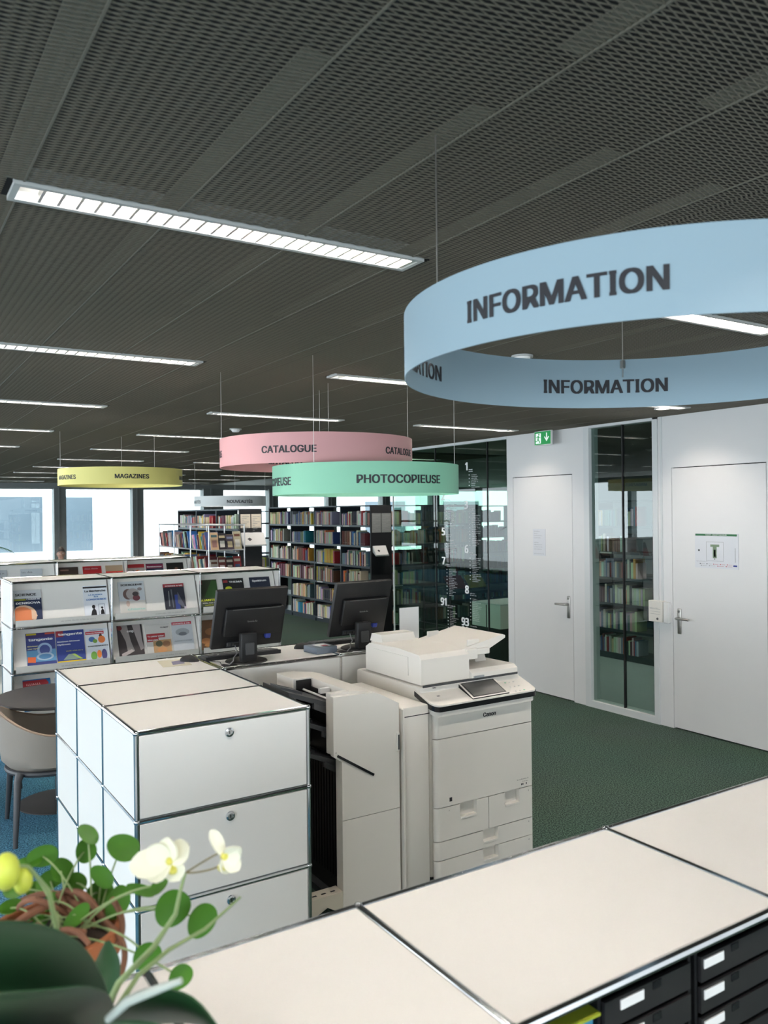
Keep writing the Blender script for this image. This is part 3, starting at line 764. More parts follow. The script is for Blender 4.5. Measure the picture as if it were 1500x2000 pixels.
magazine('deep blue magazine with yellow foot band beside its twin with silver rings', 1.365, 2, YM0, .212, .272, (44, 62, 134),
         [('r', 0, .82, .26, 1, (150, 44, 56)), ('p', [(.2, .14), (.9, .14), (.6, .3), (.4, .3)], (130, 150, 140)), ('p', [(.5, .3), (.62, .3), (.9, .13), (.8, .13)], (170, 196, 90)), ('r', 0, .02, .62, .11, (236, 206, 40)), ('r', .62, .07, 1, .11, (236, 206, 40))],
         [('tangente', .08, .86, .86, WH_, .095), ('Maximum Minimum', .03, .66, .8, WH_, .05), ('Optimum', .03, .57, .46, WH_, .06), ('~', .32, .38, .6, (220, 210, 60), .035)], off=.002)
magazine('white magazine with red masthead and drawn figures in orange', 1.57, 2, YM0, .175, .268, (216, 222, 230),
         [('r', 0, .83, .82, .92, (186, 42, 56)), ('e', .66, .78, .07, .05, (60, 44, 40)), ('e', .7, .66, .16, .11, (224, 124, 66)), ('e', .26, .68, .14, .08, (70, 110, 170)), ('e', .4, .62, .1, .06, (120, 160, 70)), ('e', .3, .18, .14, .13, (110, 160, 70)), ('e', .54, .22, .1, .12, (226, 130, 60)), ('e', .76, .2, .12, .16, (70, 70, 120))],
         [('Sciences Humaines', .04, .855, .74, WH_, .045), ('CONTROVERSES', .06, .45, .9, K, .05), ('Les Grands Dossiers', .2, .94, .6, (90, 90, 90), .03)], off=.002)
magazine('dark photo magazine of walking legs in pale trousers', 1.835, 2, YM0, .205, .275, (52, 46, 48),
         [('p', [(.05, 1), (.4, 1), (.5, .5), (.62, .2), (.35, .1), (.3, .5)], (150, 144, 142)), ('p', [(.6, 1), (.92, 1), (.95, .5), (1, .25), (.86, .2), (.72, .6)], (160, 152, 152)), ('p', [(.1, .02), (.6, .2), (.5, .26), (.1, .14)], (196, 186, 184)), ('e', .1, .92, .1, .07, (120, 50, 50))], [('cog', .38, .78, .26, WH_, .09)], off=.002)
magazine('white magazine with a red-boxed question and a crowd photo', 2.065, 2, YM0, .205, .262, (214, 212, 208),
         [('r', .02, .56, .78, .70, (170, 50, 56)), ('r', .02, .44, .5, .56, (170, 50, 56)), ('r', .26, .06, 1, .48, (190, 152, 110)), ('e', .5, .36, .14, .1, (90, 92, 70)), ('e', .8, .34, .16, .1, (150, 110, 80)), ('e', .6, .16, .2, .08, (206, 150, 100))],
         [('Tu peux voter.', .05, .59, .7, WH_, .07), ('Moi pas', .05, .47, .42, WH_, .07), ('CLIMAT', .62, .86, .34, K, .06)], off=.002)
magazine('pale blue-grey magazine with a pink masthead at the rack post', 2.275, 2, YM0, .178, .268, (200, 206, 212),
         [('r', .02, .9, .98, .99, (196, 60, 78)), ('e', .5, .66, .34, .12, (160, 166, 174)), ('e', .5, .6, .2, .06, (110, 116, 124))], [('SCIENCE & VIE', .06, .92, .86, WH_, .05), ('ADDICTIONS', .06, .36, .86, (150, 160, 168), .05)], off=.002)
magazine('brown picture magazine half hidden behind the nearer monitor', 2.51, 2, YM0, .19, .262, (110, 76, 48), [('e', .3, .3, .24, .1, (176, 120, 70)), ('e', .6, .6, .3, .12, (150, 104, 64)), ('e', .5, .16, .3, .07, (190, 136, 80))], [], off=.002)
magazine('magazine with a beige cover standing in the second tray behind the monitor stand', 2.8, 2, YM0, .19, .262, (190, 176, 150), [('r', 0, .84, 1, 1, (90, 40, 40))], [], off=.002)
magazine('bright blue magazine with a red arrow masthead in the third tray', 1.115, 1, YM0, .20, .262, (24, 104, 160), [('p', [(0, .76), (.84, .76), (.94, .86), (.84, .97), (0, .97)], (168, 40, 50)), ('e', .45, .5, .18, .1, (60, 150, 90)), ('r', .0, .7, 1, .75, (216, 220, 224))], [('~', .12, .83, .6, (230, 180, 180), .08)], off=.002)
magazine('pale lilac leaflet beside the bright blue magazine in the third tray', 1.345, 1, YM0, .20, .255, (206, 208, 226), [('r', .3, .5, 1, .95, (190, 196, 220))], [], off=.002)
GR = 'magazines on the half hidden rack'
def rmag(label, x, base, sh=(), tx=(), w_=.2, h_=.268): magazine(label, x, 3, YR0, w_, h_, base, sh, tx, 0, GR, 0, .002)
rmag('dark red magazine at the picture edge on the half hidden rack', .905, (60, 24, 24), [('r', 0, 0, 1, .6, (150, 50, 44))], [], .19)
rmag('grey magazine with people along its foot on the half hidden rack', 1.16, (188, 192, 196), [('e', .5, .5, .36, .12, (120, 84, 70)), ('e', .3, .48, .12, .14, (170, 110, 80))], [('~', .08, .83, .84, (50, 54, 60), .07)])
rmag('light grey magazine with a branch drawing on the half hidden rack', 1.5, (200, 204, 208), [('r', 0, .55, 1, .58, (120, 124, 128)), ('r', .1, .3, .9, .5, (150, 140, 120))], [('~', .06, .83, .6, (110, 116, 122), .08)], .22)
rmag('brown magazine with a slanted paper picture on the half hidden rack', 1.88, (46, 30, 26), [('p', [(.04, .4), (.9, .55), (.9, .3), (.04, .2)], (206, 170, 150)), ('r', .06, .84, .5, .9, (130, 100, 90))], [])
rmag('bright red magazine with two dark heads on the half hidden rack', 2.13, (180, 34, 38), [('r', 0, .84, 1, .96, (150, 24, 40)), ('e', .35, .56, .15, .12, (50, 24, 24)), ('e', .68, .56, .15, .12, (50, 24, 24))], [('~', .1, .87, .76, (220, 190, 200), .06)])
rmag('tan magazine with a red lower half on the half hidden rack', 2.37, (186, 160, 130), [('r', 0, 0, 1, .74, (204, 50, 40)), ('e', .55, .5, .24, .14, (120, 60, 50)), ('e', .55, .5, .15, .09, (220, 200, 190))], [], .19)
rmag('white and red magazine with a black bird shape on the half hidden rack', 2.61, (206, 196, 188), [('r', 0, .84, 1, 1, (178, 44, 52)), ('p', [(.3, .76), (.5, .66), (.9, .52), (.7, .46), (.4, .6)], K), ('e', .6, .68, .12, .07, (224, 120, 70))], [])
rmag('dark blue magazine with a magenta masthead on the half hidden rack', 2.83, (44, 54, 76), [('r', 0, .78, 1, .97, (136, 40, 74)), ('r', .24, .48, .8, .62, (26, 30, 44))], [('Beobachter', .05, .83, .88, WH_, .08), ('~', .26, .5, .5, (200, 204, 210), .08)])
rmag('black magazine with a face lit orange on the half hidden rack', 3.07, (22, 20, 20), [('e', .56, .64, .13, .15, (120, 84, 70)), ('e', .3, .5, .16, .08, (160, 112, 90)), ('e', .6, .52, .1, .06, (226, 130, 50))], [])

# ================================================================ COPIER
cp = thing('photocopier', 'large off-white office photocopier with finisher standing between cabinet and counter', 'photocopier', (2.5, 3.75, 0))
FY = 3.428
m = MB(); m.box(2.468, 3.166, FY + .032, 4.16, .03, .93, 0, .02, 3); m.box(2.50, 3.14, FY + .04, 4.1, 0, .05, 1); m.box(2.50, 3.155, FY + .0295, FY + .033, .035, .92, 1); m.build('body', [PRW, DARK], cp)  # last box: dark sheet added behind the fronts to deepen the gap shade
def front_slab(name, x0, x1, z0, z1, y=FY, r_=.028, hole=None, t=.03):
    """slab with rounded left front edge; optional handle recess"""
    m = MB(); N = 5
    prof = [(x0, y + t)] + [(x0 + r_ - r_ * cos(pi / 2 * i / N), y + r_ - r_ * sin(pi / 2 * i / N)) for i in range(N + 1)] if x0 < 2.6 else [(x0, y + t), (x0, y)]
    if x1 > 3.1: prof += [(x1 - r_ * .4, y), (x1, y + r_ * .4), (x1, y + t)]
    else: prof += [(x1, y), (x1, y + t)]
    if not hole:
        m.prism(prof, 'z', z0, z1, 0, True)
    else:
        a, b, c, d = hole
        left = [p for p in prof if p[0] <= a] + [(a, y), (a, y + t)]; right = [(b, y + t), (b, y)] + [p for p in prof if p[0] >= b]
        m.prism(left, 'z', z0, z1, 0, True); m.prism(right, 'z', z0, z1, 0, True)
        m.box(a, b, y, y + t, z0, c)
        if d < z1 - .002: m.box(a, b, y, y + t, d, z1)
        m.box(a, b, y + t - .002, y + t, c, d, 0)
        m.box(a + .004, b - .004, y - .004, y + .002, c - .012, c, 0, .002, 1)
    return m.build(name, PRW, cp)
G2 = .0045
front_slab('front_cover', 2.488, 3.166, .758 + G2, .918)
front_slab('front_door', 2.488, 3.166, .398 + G2, .758)
front_slab('paper_drawer', 2.488, 2.838, .222 + G2, .398, hole=(2.645, 2.757, .328, .396))
front_slab('paper_drawer', 2.842, 3.166, .222 + G2, .398, hole=(2.955, 3.06, .330, .396))
front_slab('paper_drawer', 2.488, 3.166, .123 + G2, .222, hole=(2.80, 2.905, .163, .220))
front_slab('paper_drawer', 2.488, 3.166, .03, .123, hole=(2.80, 2.905, .064, .121))
q = MB(); put_text(q, 'Canon', (2.807, FY - .0008, .836), (1, 0, 0), (0, 0, 1), width=.09, m=0, bold=.035); 
put_words(q, (3.045, FY - .0008, .447), (1, 0, 0), (0, 0, 1), .09, .007); put_words(q, (3.085, FY - .0008, .434), (1, 0, 0), (0, 0, 1), .045, .006)
for x in (3.075, 3.085, 3.11): q.box(x, x + .006, FY - .001, FY + .001, .416, .426)
q.box(2.575, 2.592, FY - .001, FY + .001, .424, .445)
for (x, z, t_) in ((3.125, .375, '2'), (2.57, .375, '1'), (3.125, .2, '3'), (3.125, .1, '4')): put_text(q, t_, (x, FY - .0008, z), (1, 0, 0), (0, 0, 1), cap=.009)
q.build('lettering', INK, cp)
# control panel: sloped slab with a black front edge
def cpanel(z_off, grow, m_i, mb_, th):
    x0, x1, yf, yb = 2.45 - grow, 3.168 + grow, 3.385 - grow, 3.56; r_ = .05; N = 6
    pl = [(x0, yb)] + [(x0 + r_ - r_ * cos(pi / 2 * i / N), yf + r_ - r_ * sin(pi / 2 * i / N)) for i in range(N + 1)] + [(x1 - r_ * .7 + r_ * .7 * sin(pi / 2 * i / N), yf + r_ * .7 - r_ * .7 * cos(pi / 2 * i / N)) for i in range(N + 1)] + [(x1, yb)]
    zt = lambda y: (.948) + (y - 3.385) * .33 + z_off
    n = len(pl); vs = [(x, y, zt(y)) for x, y in pl] + [(x, y, zt(y) - th) for x, y in pl]
    fs = [tuple(range(n)), tuple(range(n, 2 * n))[::-1]] + [(i, (i + 1) % n, n + (i + 1) % n, n + i) for i in range(n)]
    mb_.add(vs, fs, m_i, False)
q = MB(); cpanel(0, 0, 0, q, .008); cpanel(-.008, .002, 1, q, .026); cpanel(-.034, -.008, 0, q, .03); pc = q.build('control_panel', [PRW, BLKG], cp)
def cpt(x, y, n): 
    return Vector((x, y, (.948) + (y - 3.385) * .33 + n))
q = MB()
vs = [cpt(2.71, 3.392, .004), cpt(2.965, 3.392, .004), cpt(2.965, 3.535, .02), cpt(2.71, 3.535, .02)]
lo = [v - Vector((0, 0, .02)) for v in vs]
q.add(vs + lo, [(0, 1, 2, 3), (0, 1, 5, 4), (1, 2, 6, 5), (2, 3, 7, 6), (3, 0, 4, 7)], 0)
e = [v + Vector((0, 0, .0012)) for v in vs]
ins = lambda a: [(e[0] * (1 - u) * (1 - v) + e[1] * u * (1 - v) + e[2] * u * v + e[3] * (1 - u) * v) for u, v in ((a, a * 1.2), (1 - a, a * 1.2), (1 - a, 1 - a * 1.0), (a, 1 - a * 1.0))]
q.add([v for v in e], [(0, 1, 2, 3)], 1)
q.add([v + Vector((0, 0, .0006)) for v in ins(.05)], [(0, 1, 2, 3)], 0); q.add([v + Vector((0, 0, .0012)) for v in ins(.08)], [(0, 1, 2, 3)], 2)
q.build('touch_screen', [BLK, PRW, SCREEN], cp)
q = MB()
for i in range(3):
    for j in range(3): q.sphere(cpt(3.02 + .03 * i, 3.40 + .045 * j, .0015), .006, 8, 1 if (i, j) in ((2, 0), (0, 2)) else 0, (1, 1, .4))
q.box(2.53, 2.55, 3.5, 3.515, 1.012, 1.0135, 2); q.box(2.50, 2.515, 3.42, 3.43, .988, .9895, 2); q.build('button', [LOUV, mat('button_green', (.2, .6, .35)), INK], cp)
# scanner deck, feeder
m = MB(); m.box(2.452, 3.15, 3.515, 4.17, .93, 1.022, 0, .014, 2); m.build('scanner_deck', PRW, cp)
m = MB(); prof = [(3.522, 1.03), (3.522, 1.165), (3.545, 1.188), (3.75, 1.2), (4.04, 1.19), (4.085, 1.165), (4.085, 1.03)]
m.prism(prof, 'x', 2.468, 2.79, 0); m.box(2.462, 2.468, 3.64, 4.0, 1.065, 1.165); m.build('document_feeder', PRW, cp)
m = MB(); m.prism([(3.50, 1.024), (3.5, 1.06), (3.53, 1.078), (4.02, 1.07), (4.08, 1.05), (4.08, 1.024)], 'x', 2.79, 3.12, 0)
m.box(2.463, 3.12, 3.498, 3.503, 1.022, 1.034, 1); m.box(2.80, 2.87, 3.49, 3.5, 1.035, 1.047, 2); m.prism([(3.7, 1.07), (3.72, 1.115), (4.0, 1.115), (4.03, 1.07)], 'x', 2.98, 3.06, 0)
m.build('platen_lid', [PRW, DARK, CHROME], cp)
m = MB(); m.prism([(2.74, 1.165), (2.74, 1.185), (3.055, 1.247), (3.075, 1.24), (3.075, 1.226), (2.95, 1.172), (2.80, 1.14)], 'y', 3.55, 3.99, 0)
for y in (3.575, 3.955): m.box(2.82, 2.9, y - .008, y + .008, 1.19, 1.235, 0, .003, 1)
m.tube((3.02, 3.60, 1.195), (3.02, 3.66, 1.195), .014, 10, 1); m.build('document_tray', [PRW, DARK], cp)
m = MB(); m.box(2.78, 2.86, 3.53, 3.56, 1.13, 1.19, 0, .004, 1); m.box(2.85, 2.95, 3.535, 3.56, 1.15, 1.185, 0, .004, 1); m.build('feeder_hinge', PRW, cp)
m = MB(); m.prism([(3.98, 1.19), (4.0, 1.235), (4.1, 1.235), (4.12, 1.19)], 'x', 2.52, 2.75, 0); m.build('feeder_cover', PRW, cp)
# middle module (paper path)
m = MB(); m.box(2.283, 2.450, FY + .002, 4.1, .03, .955, 0, .012, 2); m.box(2.281, 2.452, FY - .0, FY + .004, .905, .909, 1); m.box(2.279, 2.288, FY - .012, FY + .03, .03, .95, 0); m.build('relay_unit', [PRW, GAP], cp)
# finisher
m = MB(); XA, XB = 1.93, 2.262
top = [(XA - .045, 1.072), (2.105, 1.058), (2.15, 1.045), (XB, .985)]
m.prism([(XA - .045, .775)] + [(XA - .045, 1.062)] + top[1:] + [(XB, .46), (XA, .46), (XA, .745)], 'y', FY, FY + .028, 0)
m.prism([(XA, .03), (XA, .457), (XB, .457), (XB, .03)], 'y', FY, FY + .028, 0)
m.build('finisher_door', PRW, cp)
m = MB(); m.prism([(1.99, .03), (1.99, 1.075), (2.105, 1.06), (2.15, 1.047), (XB - .002, .985), (XB - .002, .03)], 'y', FY + .03, 4.06, 0)
m.prism([(1.8865, .78), (1.8865, 1.072), (1.99, 1.072), (1.99, .78)], 'y', FY + .0285, FY + .075, 0)
m.prism([(1.885, .74), (1.885, 1.078), (1.99, 1.078), (1.99, .74)], 'y', 3.86, 4.06, 0)
m.box(1.935, 1.99, FY + .03, FY + .07, .03, .8); m.box(1.935, 1.99, 3.98, 4.06, .03, .74); m.build('finisher_body', PRW, cp)
m = MB(); m.box(1.984, 1.989, FY + .07, 3.985, .03, 1.03); m.box(1.95, 1.984, FY + .075, FY + .085, .1, 1.05); m.box(1.90, 1.985, 3.85, 3.858, .74, 1.07)
for k in range(14):
    y = 3.53 + .03 * k; m.box(1.978, 1.986, y, y + .012, .12, .72)
m.build('finisher_cavity', BLK, cp)
m = MB(); m.box(1.93, 1.985, 3.64, 3.665, 1.035, 1.06, 0); m.tube((1.94, 3.55, 1.02), (1.94, 3.85, 1.02), .006, 8, 0); m.build('exit_roller', LOUV, cp)
def out_tray(z, L, dz):
    m = MB(); m.prism([(1.99, z), (1.99, z - .03), (1.99 - L, z + dz - .02), (1.99 - L, z + dz)], 'y', 3.53, 3.83, 0)
    m.prism([(1.99 - L, z + dz), (1.99 - L * .6, z + dz * .6 + .0), (1.99 - L * .6, z + dz * .6 + .012), (1.99 - L, z + dz + .012)], 'y', 3.62, 3.74, 0)
    m.prism([(1.99, z - .03), (1.99, z - .07), (1.99 - L * .55, z + dz * .55 - .05), (1.99 - L * .55, z + dz * .55 - .02)], 'y', 3.52, 3.545, 0)
    t = m.build('output_tray', DARK, cp)
    k = MB(); k.lathe([(.001, 0), (.009, 0), (.009, .004), (.001, .004)], (1.965, 3.522, z - .035), 12, 0, True, Matrix.Rotation(radians(90), 3, 'X')); k.build('tray_screw', LOUV, t)
out_tray(.99, .29, .10); out_tray(.86, .2, .075); out_tray(.71, .18, .07)
m = MB(); a = radians(-32)
M_ = Matrix.Translation((1.895, FY - .002, .792)) @ Matrix.Rotation(-a, 4, 'Y')
m.box(.015, .255, -.004, .004, -.012, .0, 0, 0, 2, M_); m.build('booklet_slot', BLKG, cp)
m = MB(); m.box(0, .262, -.003, .004, .0, .006, 0, 0, 2, M_); m.build('slot_trim', PRW, cp)
m = MB(); m.box(2.245, 2.259, FY - .012, FY + .002, .745, .84, 0, .003, 1); m.box(2.248, 2.256, FY - .0125, FY - .011, .755, .83, 1); m.build('door_grip', [PRW, DARK], cp)
m = MB(); m.prism([(1.75, .02), (1.75, .118), (1.932, .118), (1.932, .03), (1.90, .03), (1.845, .062)], 'y', FY + .004, FY + .08, 0); m.build('base_foot', PRC, cp)
m = MB()
for x in (1.79, 1.84, 1.89): m.box(x - .012, x + .012, FY + .03, FY + .04, .1175, .119)
m.build('foot_slot', GAP, cp)
m = MB(); m.box(1.94, 2.45, FY + .05, 4.0, 0, .035); m.build('plinth', DARK, cp)

# ================================================================ THINGS ON THE COMPUTER COUNTER
TZ = 1.0965
def monitor(label, x0, x1, yb=4.45, yt=4.335, zb=1.172, zt=1.515, nx=None):
    xc = (x0 + x1) / 2; base = (xc, 4.40, TZ)
    r = thing('monitor', label, 'monitor', base, 'desktop monitors on the counter')
    w_ = x1 - x0; hgt = math.hypot(yb - yt, zt - zb); t = math.atan2(yb - yt, zt - zb)
    M_ = Matrix.Translation((x0, yb, zb)) @ Matrix.Rotation(t, 4, 'X')
    m = MB(); m.box(0, w_, 0, .034, 0, hgt, 0, .006, 2, M_); m.build('screen_case', BLK, r)
    m = MB(); m.box(.012, w_ - .012, .0335, .036, .03, hgt - .012, 0, 0, 2, M_); m.build('screen', BLKG, r)
    m = MB(); m.box(.055, w_ - .025, -.035, .004, .085, hgt * .72, 0, .012, 2, M_); m.box(.09, w_ - .05, -.036, -.033, hgt * .70, hgt * .715, 1, 0, 2, M_); m.build('back_housing', [BLK, DARK], r)
    m = MB(); put_words(m, M_ @ Vector((w_ / 2 - .03, -.0358, .175)), (1, 0, 0), M_.to_3x3() @ Vector((0, 0, 1)), .07, .010); m.build('lettering', GREYINK, r)
    m = MB(); m.box(.09, .2, -.006, .001, .012, .04, 0, 0, 2, M_)
    for k in range(4): m.box(.10 + .022 * k, .115 + .022 * k, -.009, -.005, .018, .034, 1, 0, 2, M_)
    m.build('socket_plate', [DARK, STEEL], r)
    m = MB(); m.box(w_ * .72, w_ * .72 + .035, -.03, -.004, .055, .085, 0, .004, 1, M_); m.build('video_plug', mat('plug_blue', (.02, .04, .28), rough=.4), r)
    nx = nx or xc - .03
    m = MB(); m.box(nx - .048, nx + .048, 4.31, 4.36, TZ + .01, 1.27, 0, .008, 2); m.box(nx - .028, nx + .028, 4.306, 4.312, TZ + .05, TZ + .12, 1, .004, 1); m.build('stand_neck', [BLK, DARK], r)
    m = MB(); m.lathe([(.001, .014), (.09, .014), (.118, .006), (.122, 0), (.001, 0)], (nx + .02, 4.41, TZ), 30); m.build('stand_base', BLK, r)
    m = MB(); p0 = M_ @ Vector((.14, -.012, .02)); m.path([p0, p0 + Vector((0, -.03, -.04)), p0 + Vector((-.03, -.05, -.06)), (x0 + .09, 4.34, TZ + .02), (x0 + .06, 4.33, TZ + .003)], .0035, 7); m.build('cable', mat('grey_cable', (.2, .2, .21), rough=.5), r)
    return r
monitor('black monitor seen from the back, nearest the magazine trays', 1.656, 2.095, nx=1.835)
monitor('black monitor seen from the back, next to the copier lid', 2.422, 2.825, nx=2.60)
def keyboard(label, x0, x1, y0, y1):
    r = thing('keyboard', label, 'keyboard', ((x0 + x1) / 2, (y0 + y1) / 2, TZ), 'black keyboards')
    m = MB(); m.prism([(y0, TZ), (y0, TZ + .022), (y1, TZ + .012), (y1, TZ)], 'x', x0, x1); m.build('body', BLK, r)
    m = MB(); nx = 18
    for i in range(nx):
        for j in range(5):
            xa = x0 + .012 + i * (x1 - x0 - .024) / nx; ya = y0 + .012 + j * (y1 - y0 - .024) / 5; zz = TZ + .0215 - (ya - y0) / (y1 - y0) * .01
            m.box(xa + .001, xa + (x1 - x0 - .024) / nx - .002, ya, ya + (y1 - y0 - .024) / 5 - .003, zz - .003, zz + .005)
    o = m.build('keys', DARK, r); o['kind'] = 'stuff'
keyboard('black keyboard in front of the monitor nearest the magazine trays', 1.655, 2.13, 4.525, 4.665)
keyboard('black keyboard beside the monitor next to the copier', 2.40, 2.84, 4.60, 4.735)
def mouse(label, x, y, ang, pts):
    r = thing('computer_mouse', label, 'mouse', (x, y, TZ), 'black computer mice')
    M_ = Matrix.Rotation(ang, 3, 'Z')
    m = MB(); vs = []; n = 16; rows = 7
    for i in range(rows):
        t = i / (rows - 1); h = .036 * math.sin(pi / 2 * t); sc = math.cos(pi / 2 * t * .97)
        for k in range(n):
            a = 2 * pi * k / n; p = M_ @ Vector((.058 * cos(a) * sc - .006 * t, .033 * sin(a) * sc, h)); vs.append(p + Vector((x, y, TZ)))
    fs = [(i * n + k, i * n + (k + 1) % n, (i + 1) * n + (k + 1) % n, (i + 1) * n + k) for i in range(rows - 1) for k in range(n)] + [tuple(range(n)), tuple(range((rows - 1) * n, rows * n))]
    m.add(vs, fs, 0, True); m.build('shell', BLK, r)
    c = Vector((x, y, TZ)); m = MB(); m.tube(c + M_ @ Vector((.02, -.004, .031)), c + M_ @ Vector((.02, .004, .031)), .006, 10); m.build('wheel', DARK, r)
    m = MB(); m.path([c + M_ @ Vector((.055, 0, .008))] + pts, .0022, 6); m.build('cable', BLK, r)
mouse('black computer mouse on the white top beside the paper sheet', 1.578, 4.59, radians(-40), [Vector((1.66, 4.53, TZ + .003)), Vector((1.71, 4.45, TZ + .003)), Vector((1.69, 4.38, TZ + .003)), Vector((1.72, 4.33, TZ + .003))])
mouse('black computer mouse between the two monitors', 2.318, 4.60, radians(-20), [Vector((2.40, 4.58, TZ + .003)), Vector((2.45, 4.5, TZ + .003)), Vector((2.47, 4.34, TZ + .003))])
m = MB(); M_ = Matrix.Translation((1.50, 4.60, TZ)) @ Matrix.Rotation(radians(-8), 4, 'Z')
m.box(-.09, .07, -.12, .09, 0, .0012, 0, 0, 2, M_); m.quad(M_ @ Vector((-.03, -.08, .0016)), M_ @ Vector((.04, -.06, .0016)), M_ @ Vector((.05, .06, .0016)), M_ @ Vector((-.02, .03, .0016)), 1)
tag(m.build('paper_sheet', [mat('yellow_paper', (.66, .62, .48), rough=.8), flat((120, 116, 140))], None, (1.5, 4.6, TZ)), 'pale yellow paper sheet lying beside the computer mouse', 'paper')
r = thing('stamp_box', 'small grey-blue flat box with a red and white label beside the monitor base', 'box', (2.345, 4.42, TZ))
m = MB(); M_ = Matrix.Translation((2.345, 4.42, TZ)) @ Matrix.Rotation(radians(6), 4, 'Z'); m.box(-.075, .075, -.075, .075, 0, .04, 0, .005, 2, M_); m.build('body', mat('slate_plastic', (.13, .16, .20), rough=.45), r)
m = MB(); m.box(-.03, .05, -.04, .04, .04, .0415, 0, 0, 2, M_); m.box(-.005, .03, -.045, -.01, .0417, .0425, 1, 0, 2, M_); m.build('label_sticker', [PAPER, flat((170, 40, 70))], r)
r = thing('leaflet_stand', 'upright clear leaflet stand holding a white sheet behind the copier', 'stand', (3.055, 4.5, TZ))
m = MB(); m.box(2.976, 3.137, 4.495, 4.498, TZ, 1.315); m.box(2.976, 3.137, 4.46, 4.54, TZ, TZ + .003); m.build('holder', ACRYL, r)
m = MB(); m.box(2.979, 3.134, 4.4935, 4.4945, TZ + .004, 1.311); m.build('sheet', PAPER, r)
m = MB(); m.box(2.66, 2.86, 4.30, 4.36, TZ, TZ + .003); tag(m.build('paper_pad', CREAMP, None, (2.76, 4.33, TZ)), 'cream paper pad lying at the foot of the monitor next to the copier', 'paper')

# ================================================================ ON THE WALL
r = thing('exit_sign', 'green emergency exit sign with running figure and down arrow below the ceiling', 'sign', (5.96, 6.36, 2.69))
ex = 5.93; y0e, y1e, z0e, z1e = 6.10, 6.35, 2.625, 2.775
m = MB(); m.box(ex, ex + .026, y0e, y1e, z0e, z1e, 0, .003, 1); m.build('case', LOUV, r)
m = MB(); m.box(ex - .002, ex + .001, y0e + .008, y1e - .008, z0e + .008, z1e - .008); m.build('green_face', GREENS, r)
m = MB(); yy = lambda u: y1e - .012 - u * .226
zz = lambda v: z0e + .012 + v * .126
def fq(pts, mi=0, n=.0026): m.add([(ex - n, yy(u), zz(v)) for u, v in pts], [tuple(range(len(pts)))], mi)
fq([(.06, .06), (.4, .06), (.4, .9), (.06, .9)])
fq([(.74, .9), (.8, .9), (.8, .4), (.74, .4)]); fq([(.62, .55), (.77, .2), (.92, .55), (.88, .62), (.77, .36), (.66, .62)], 0, .003)
# figure
fq([(.27 + .045 * cos(2 * pi * i / 12), .8 + .08 * sin(2 * pi * i / 12)) for i in range(12)], 1, .0032)
fq([(.2, .7), (.28, .68), (.25, .42), (.18, .42)], 1, .0032); fq([(.22, .7), (.1, .6), (.11, .5), (.14, .55), (.22, .64)], 1, .0033); fq([(.26, .68), (.33, .56), (.39, .55), (.39, .5), (.3, .51), (.24, .6)], 1, .0033)
fq([(.19, .44), (.25, .44), (.36, .14), (.31, .1), (.21, .36)], 1, .0033); fq([(.18, .44), (.22, .38), (.16, .22), (.04, .22), (.04, .28), (.13, .29)], 1, .0033)
m.build('pictogram', [SIGNW, GREENS], r)
r = thing('wall_terminal', 'white wall control box with a round button between glass slot and door', 'switch', (6.02, 4.85, 1.02))
m = MB(); m.box(W - .06, W - .0005, 4.80, 4.945, .935, 1.125, 0, .004, 1); m.build('housing', PRW, r)
m = MB(); m.box(W - .045, W - .0005, 4.742, 4.797, .93, 1.118, 0, .006, 1); m.build('side_housing', LOUV, r)
m = MB(); m.lathe([(.001, 0), (.011, 0), (.009, .006), (.001, .007)], (W - .06, 4.845, .965), 14, 0, True, Matrix.Rotation(radians(-90), 3, 'Y')); m.build('button', DARK, r)
m = MB()
for k in range(3): m.box(W - .0608, W - .0600, 4.815, 4.925, 1.005 + .022 * k, 1.007 + .022 * k)
put_words(m, (W - .061, 4.93, 1.055), (0, -1, 0), (0, 0, 1), .10, .010); m.build('lettering', GREYINK, r)
m = MB(); m.box(W - .014, W - .0005, 4.822, 4.838, 1.126, CZ); tag(m.build('cable_duct', FRAMEW, None, (W, 4.83, 1.126)), 'thin pale cable duct running from the control box up to the ceiling', 'duct')
r = thing('notice', 'white typed notice sheet taped on the door beside the glass partition', 'notice', (W, 6.42, 1.6))
m = MB(); m.box(W - .0022, W - .0002, 6.322, 6.512, 1.467, 1.752); m.build('sheet', mat('paper_cool', (.70, .71, .74), rough=.7), r)
m = MB()
for k, wd_ in enumerate((.09, .06, .12, .10, 0, .08, .13, .13, .12, 0, .15)):
    if wd_: put_words(m, (W - .0028, 6.495, 1.725 - .024 * k), (0, -1, 0), (0, 0, 1), wd_, .009, 0, k)
m.build('lettering', GREYINK, r)
r = thing('evacuation_plan', 'white evacuation plan with a green title bar on the door beside the control box', 'notice', (W, 4.28, 1.59))
m = MB(); m.box(W - .0035, W - .0003, 4.073, 4.487, 1.443, 1.738); m.build('sheet', mat('paper_cool', (.70, .71, .74)), r)
m = MB(); m.box(W - .0042, W - .0034, 4.085, 4.482, 1.717, 1.734); m.build('title_bar', mat('bar_green', (.015, .13, .04), rough=.5), r)
m = MB(); put_text(m, 'FLUCHT- UND RETTUNGSPLAN', (W - .0046, 4.38, 1.721), (0, -1, 0), (0, 0, 1), width=.2, m=0, bold=.02)
def ql(y_0, y_1, z_0, z_1, mi): m.box(W - .0042, W - .0036, y_0, y_1, z_0, z_1, mi)
for a, b, c, d in ((4.21, 4.375, 1.505, 1.507), (4.21, 4.375, 1.665, 1.667), (4.21, 4.212, 1.505, 1.667), (4.373, 4.375, 1.505, 1.667)): ql(a, b, c, d, 2)
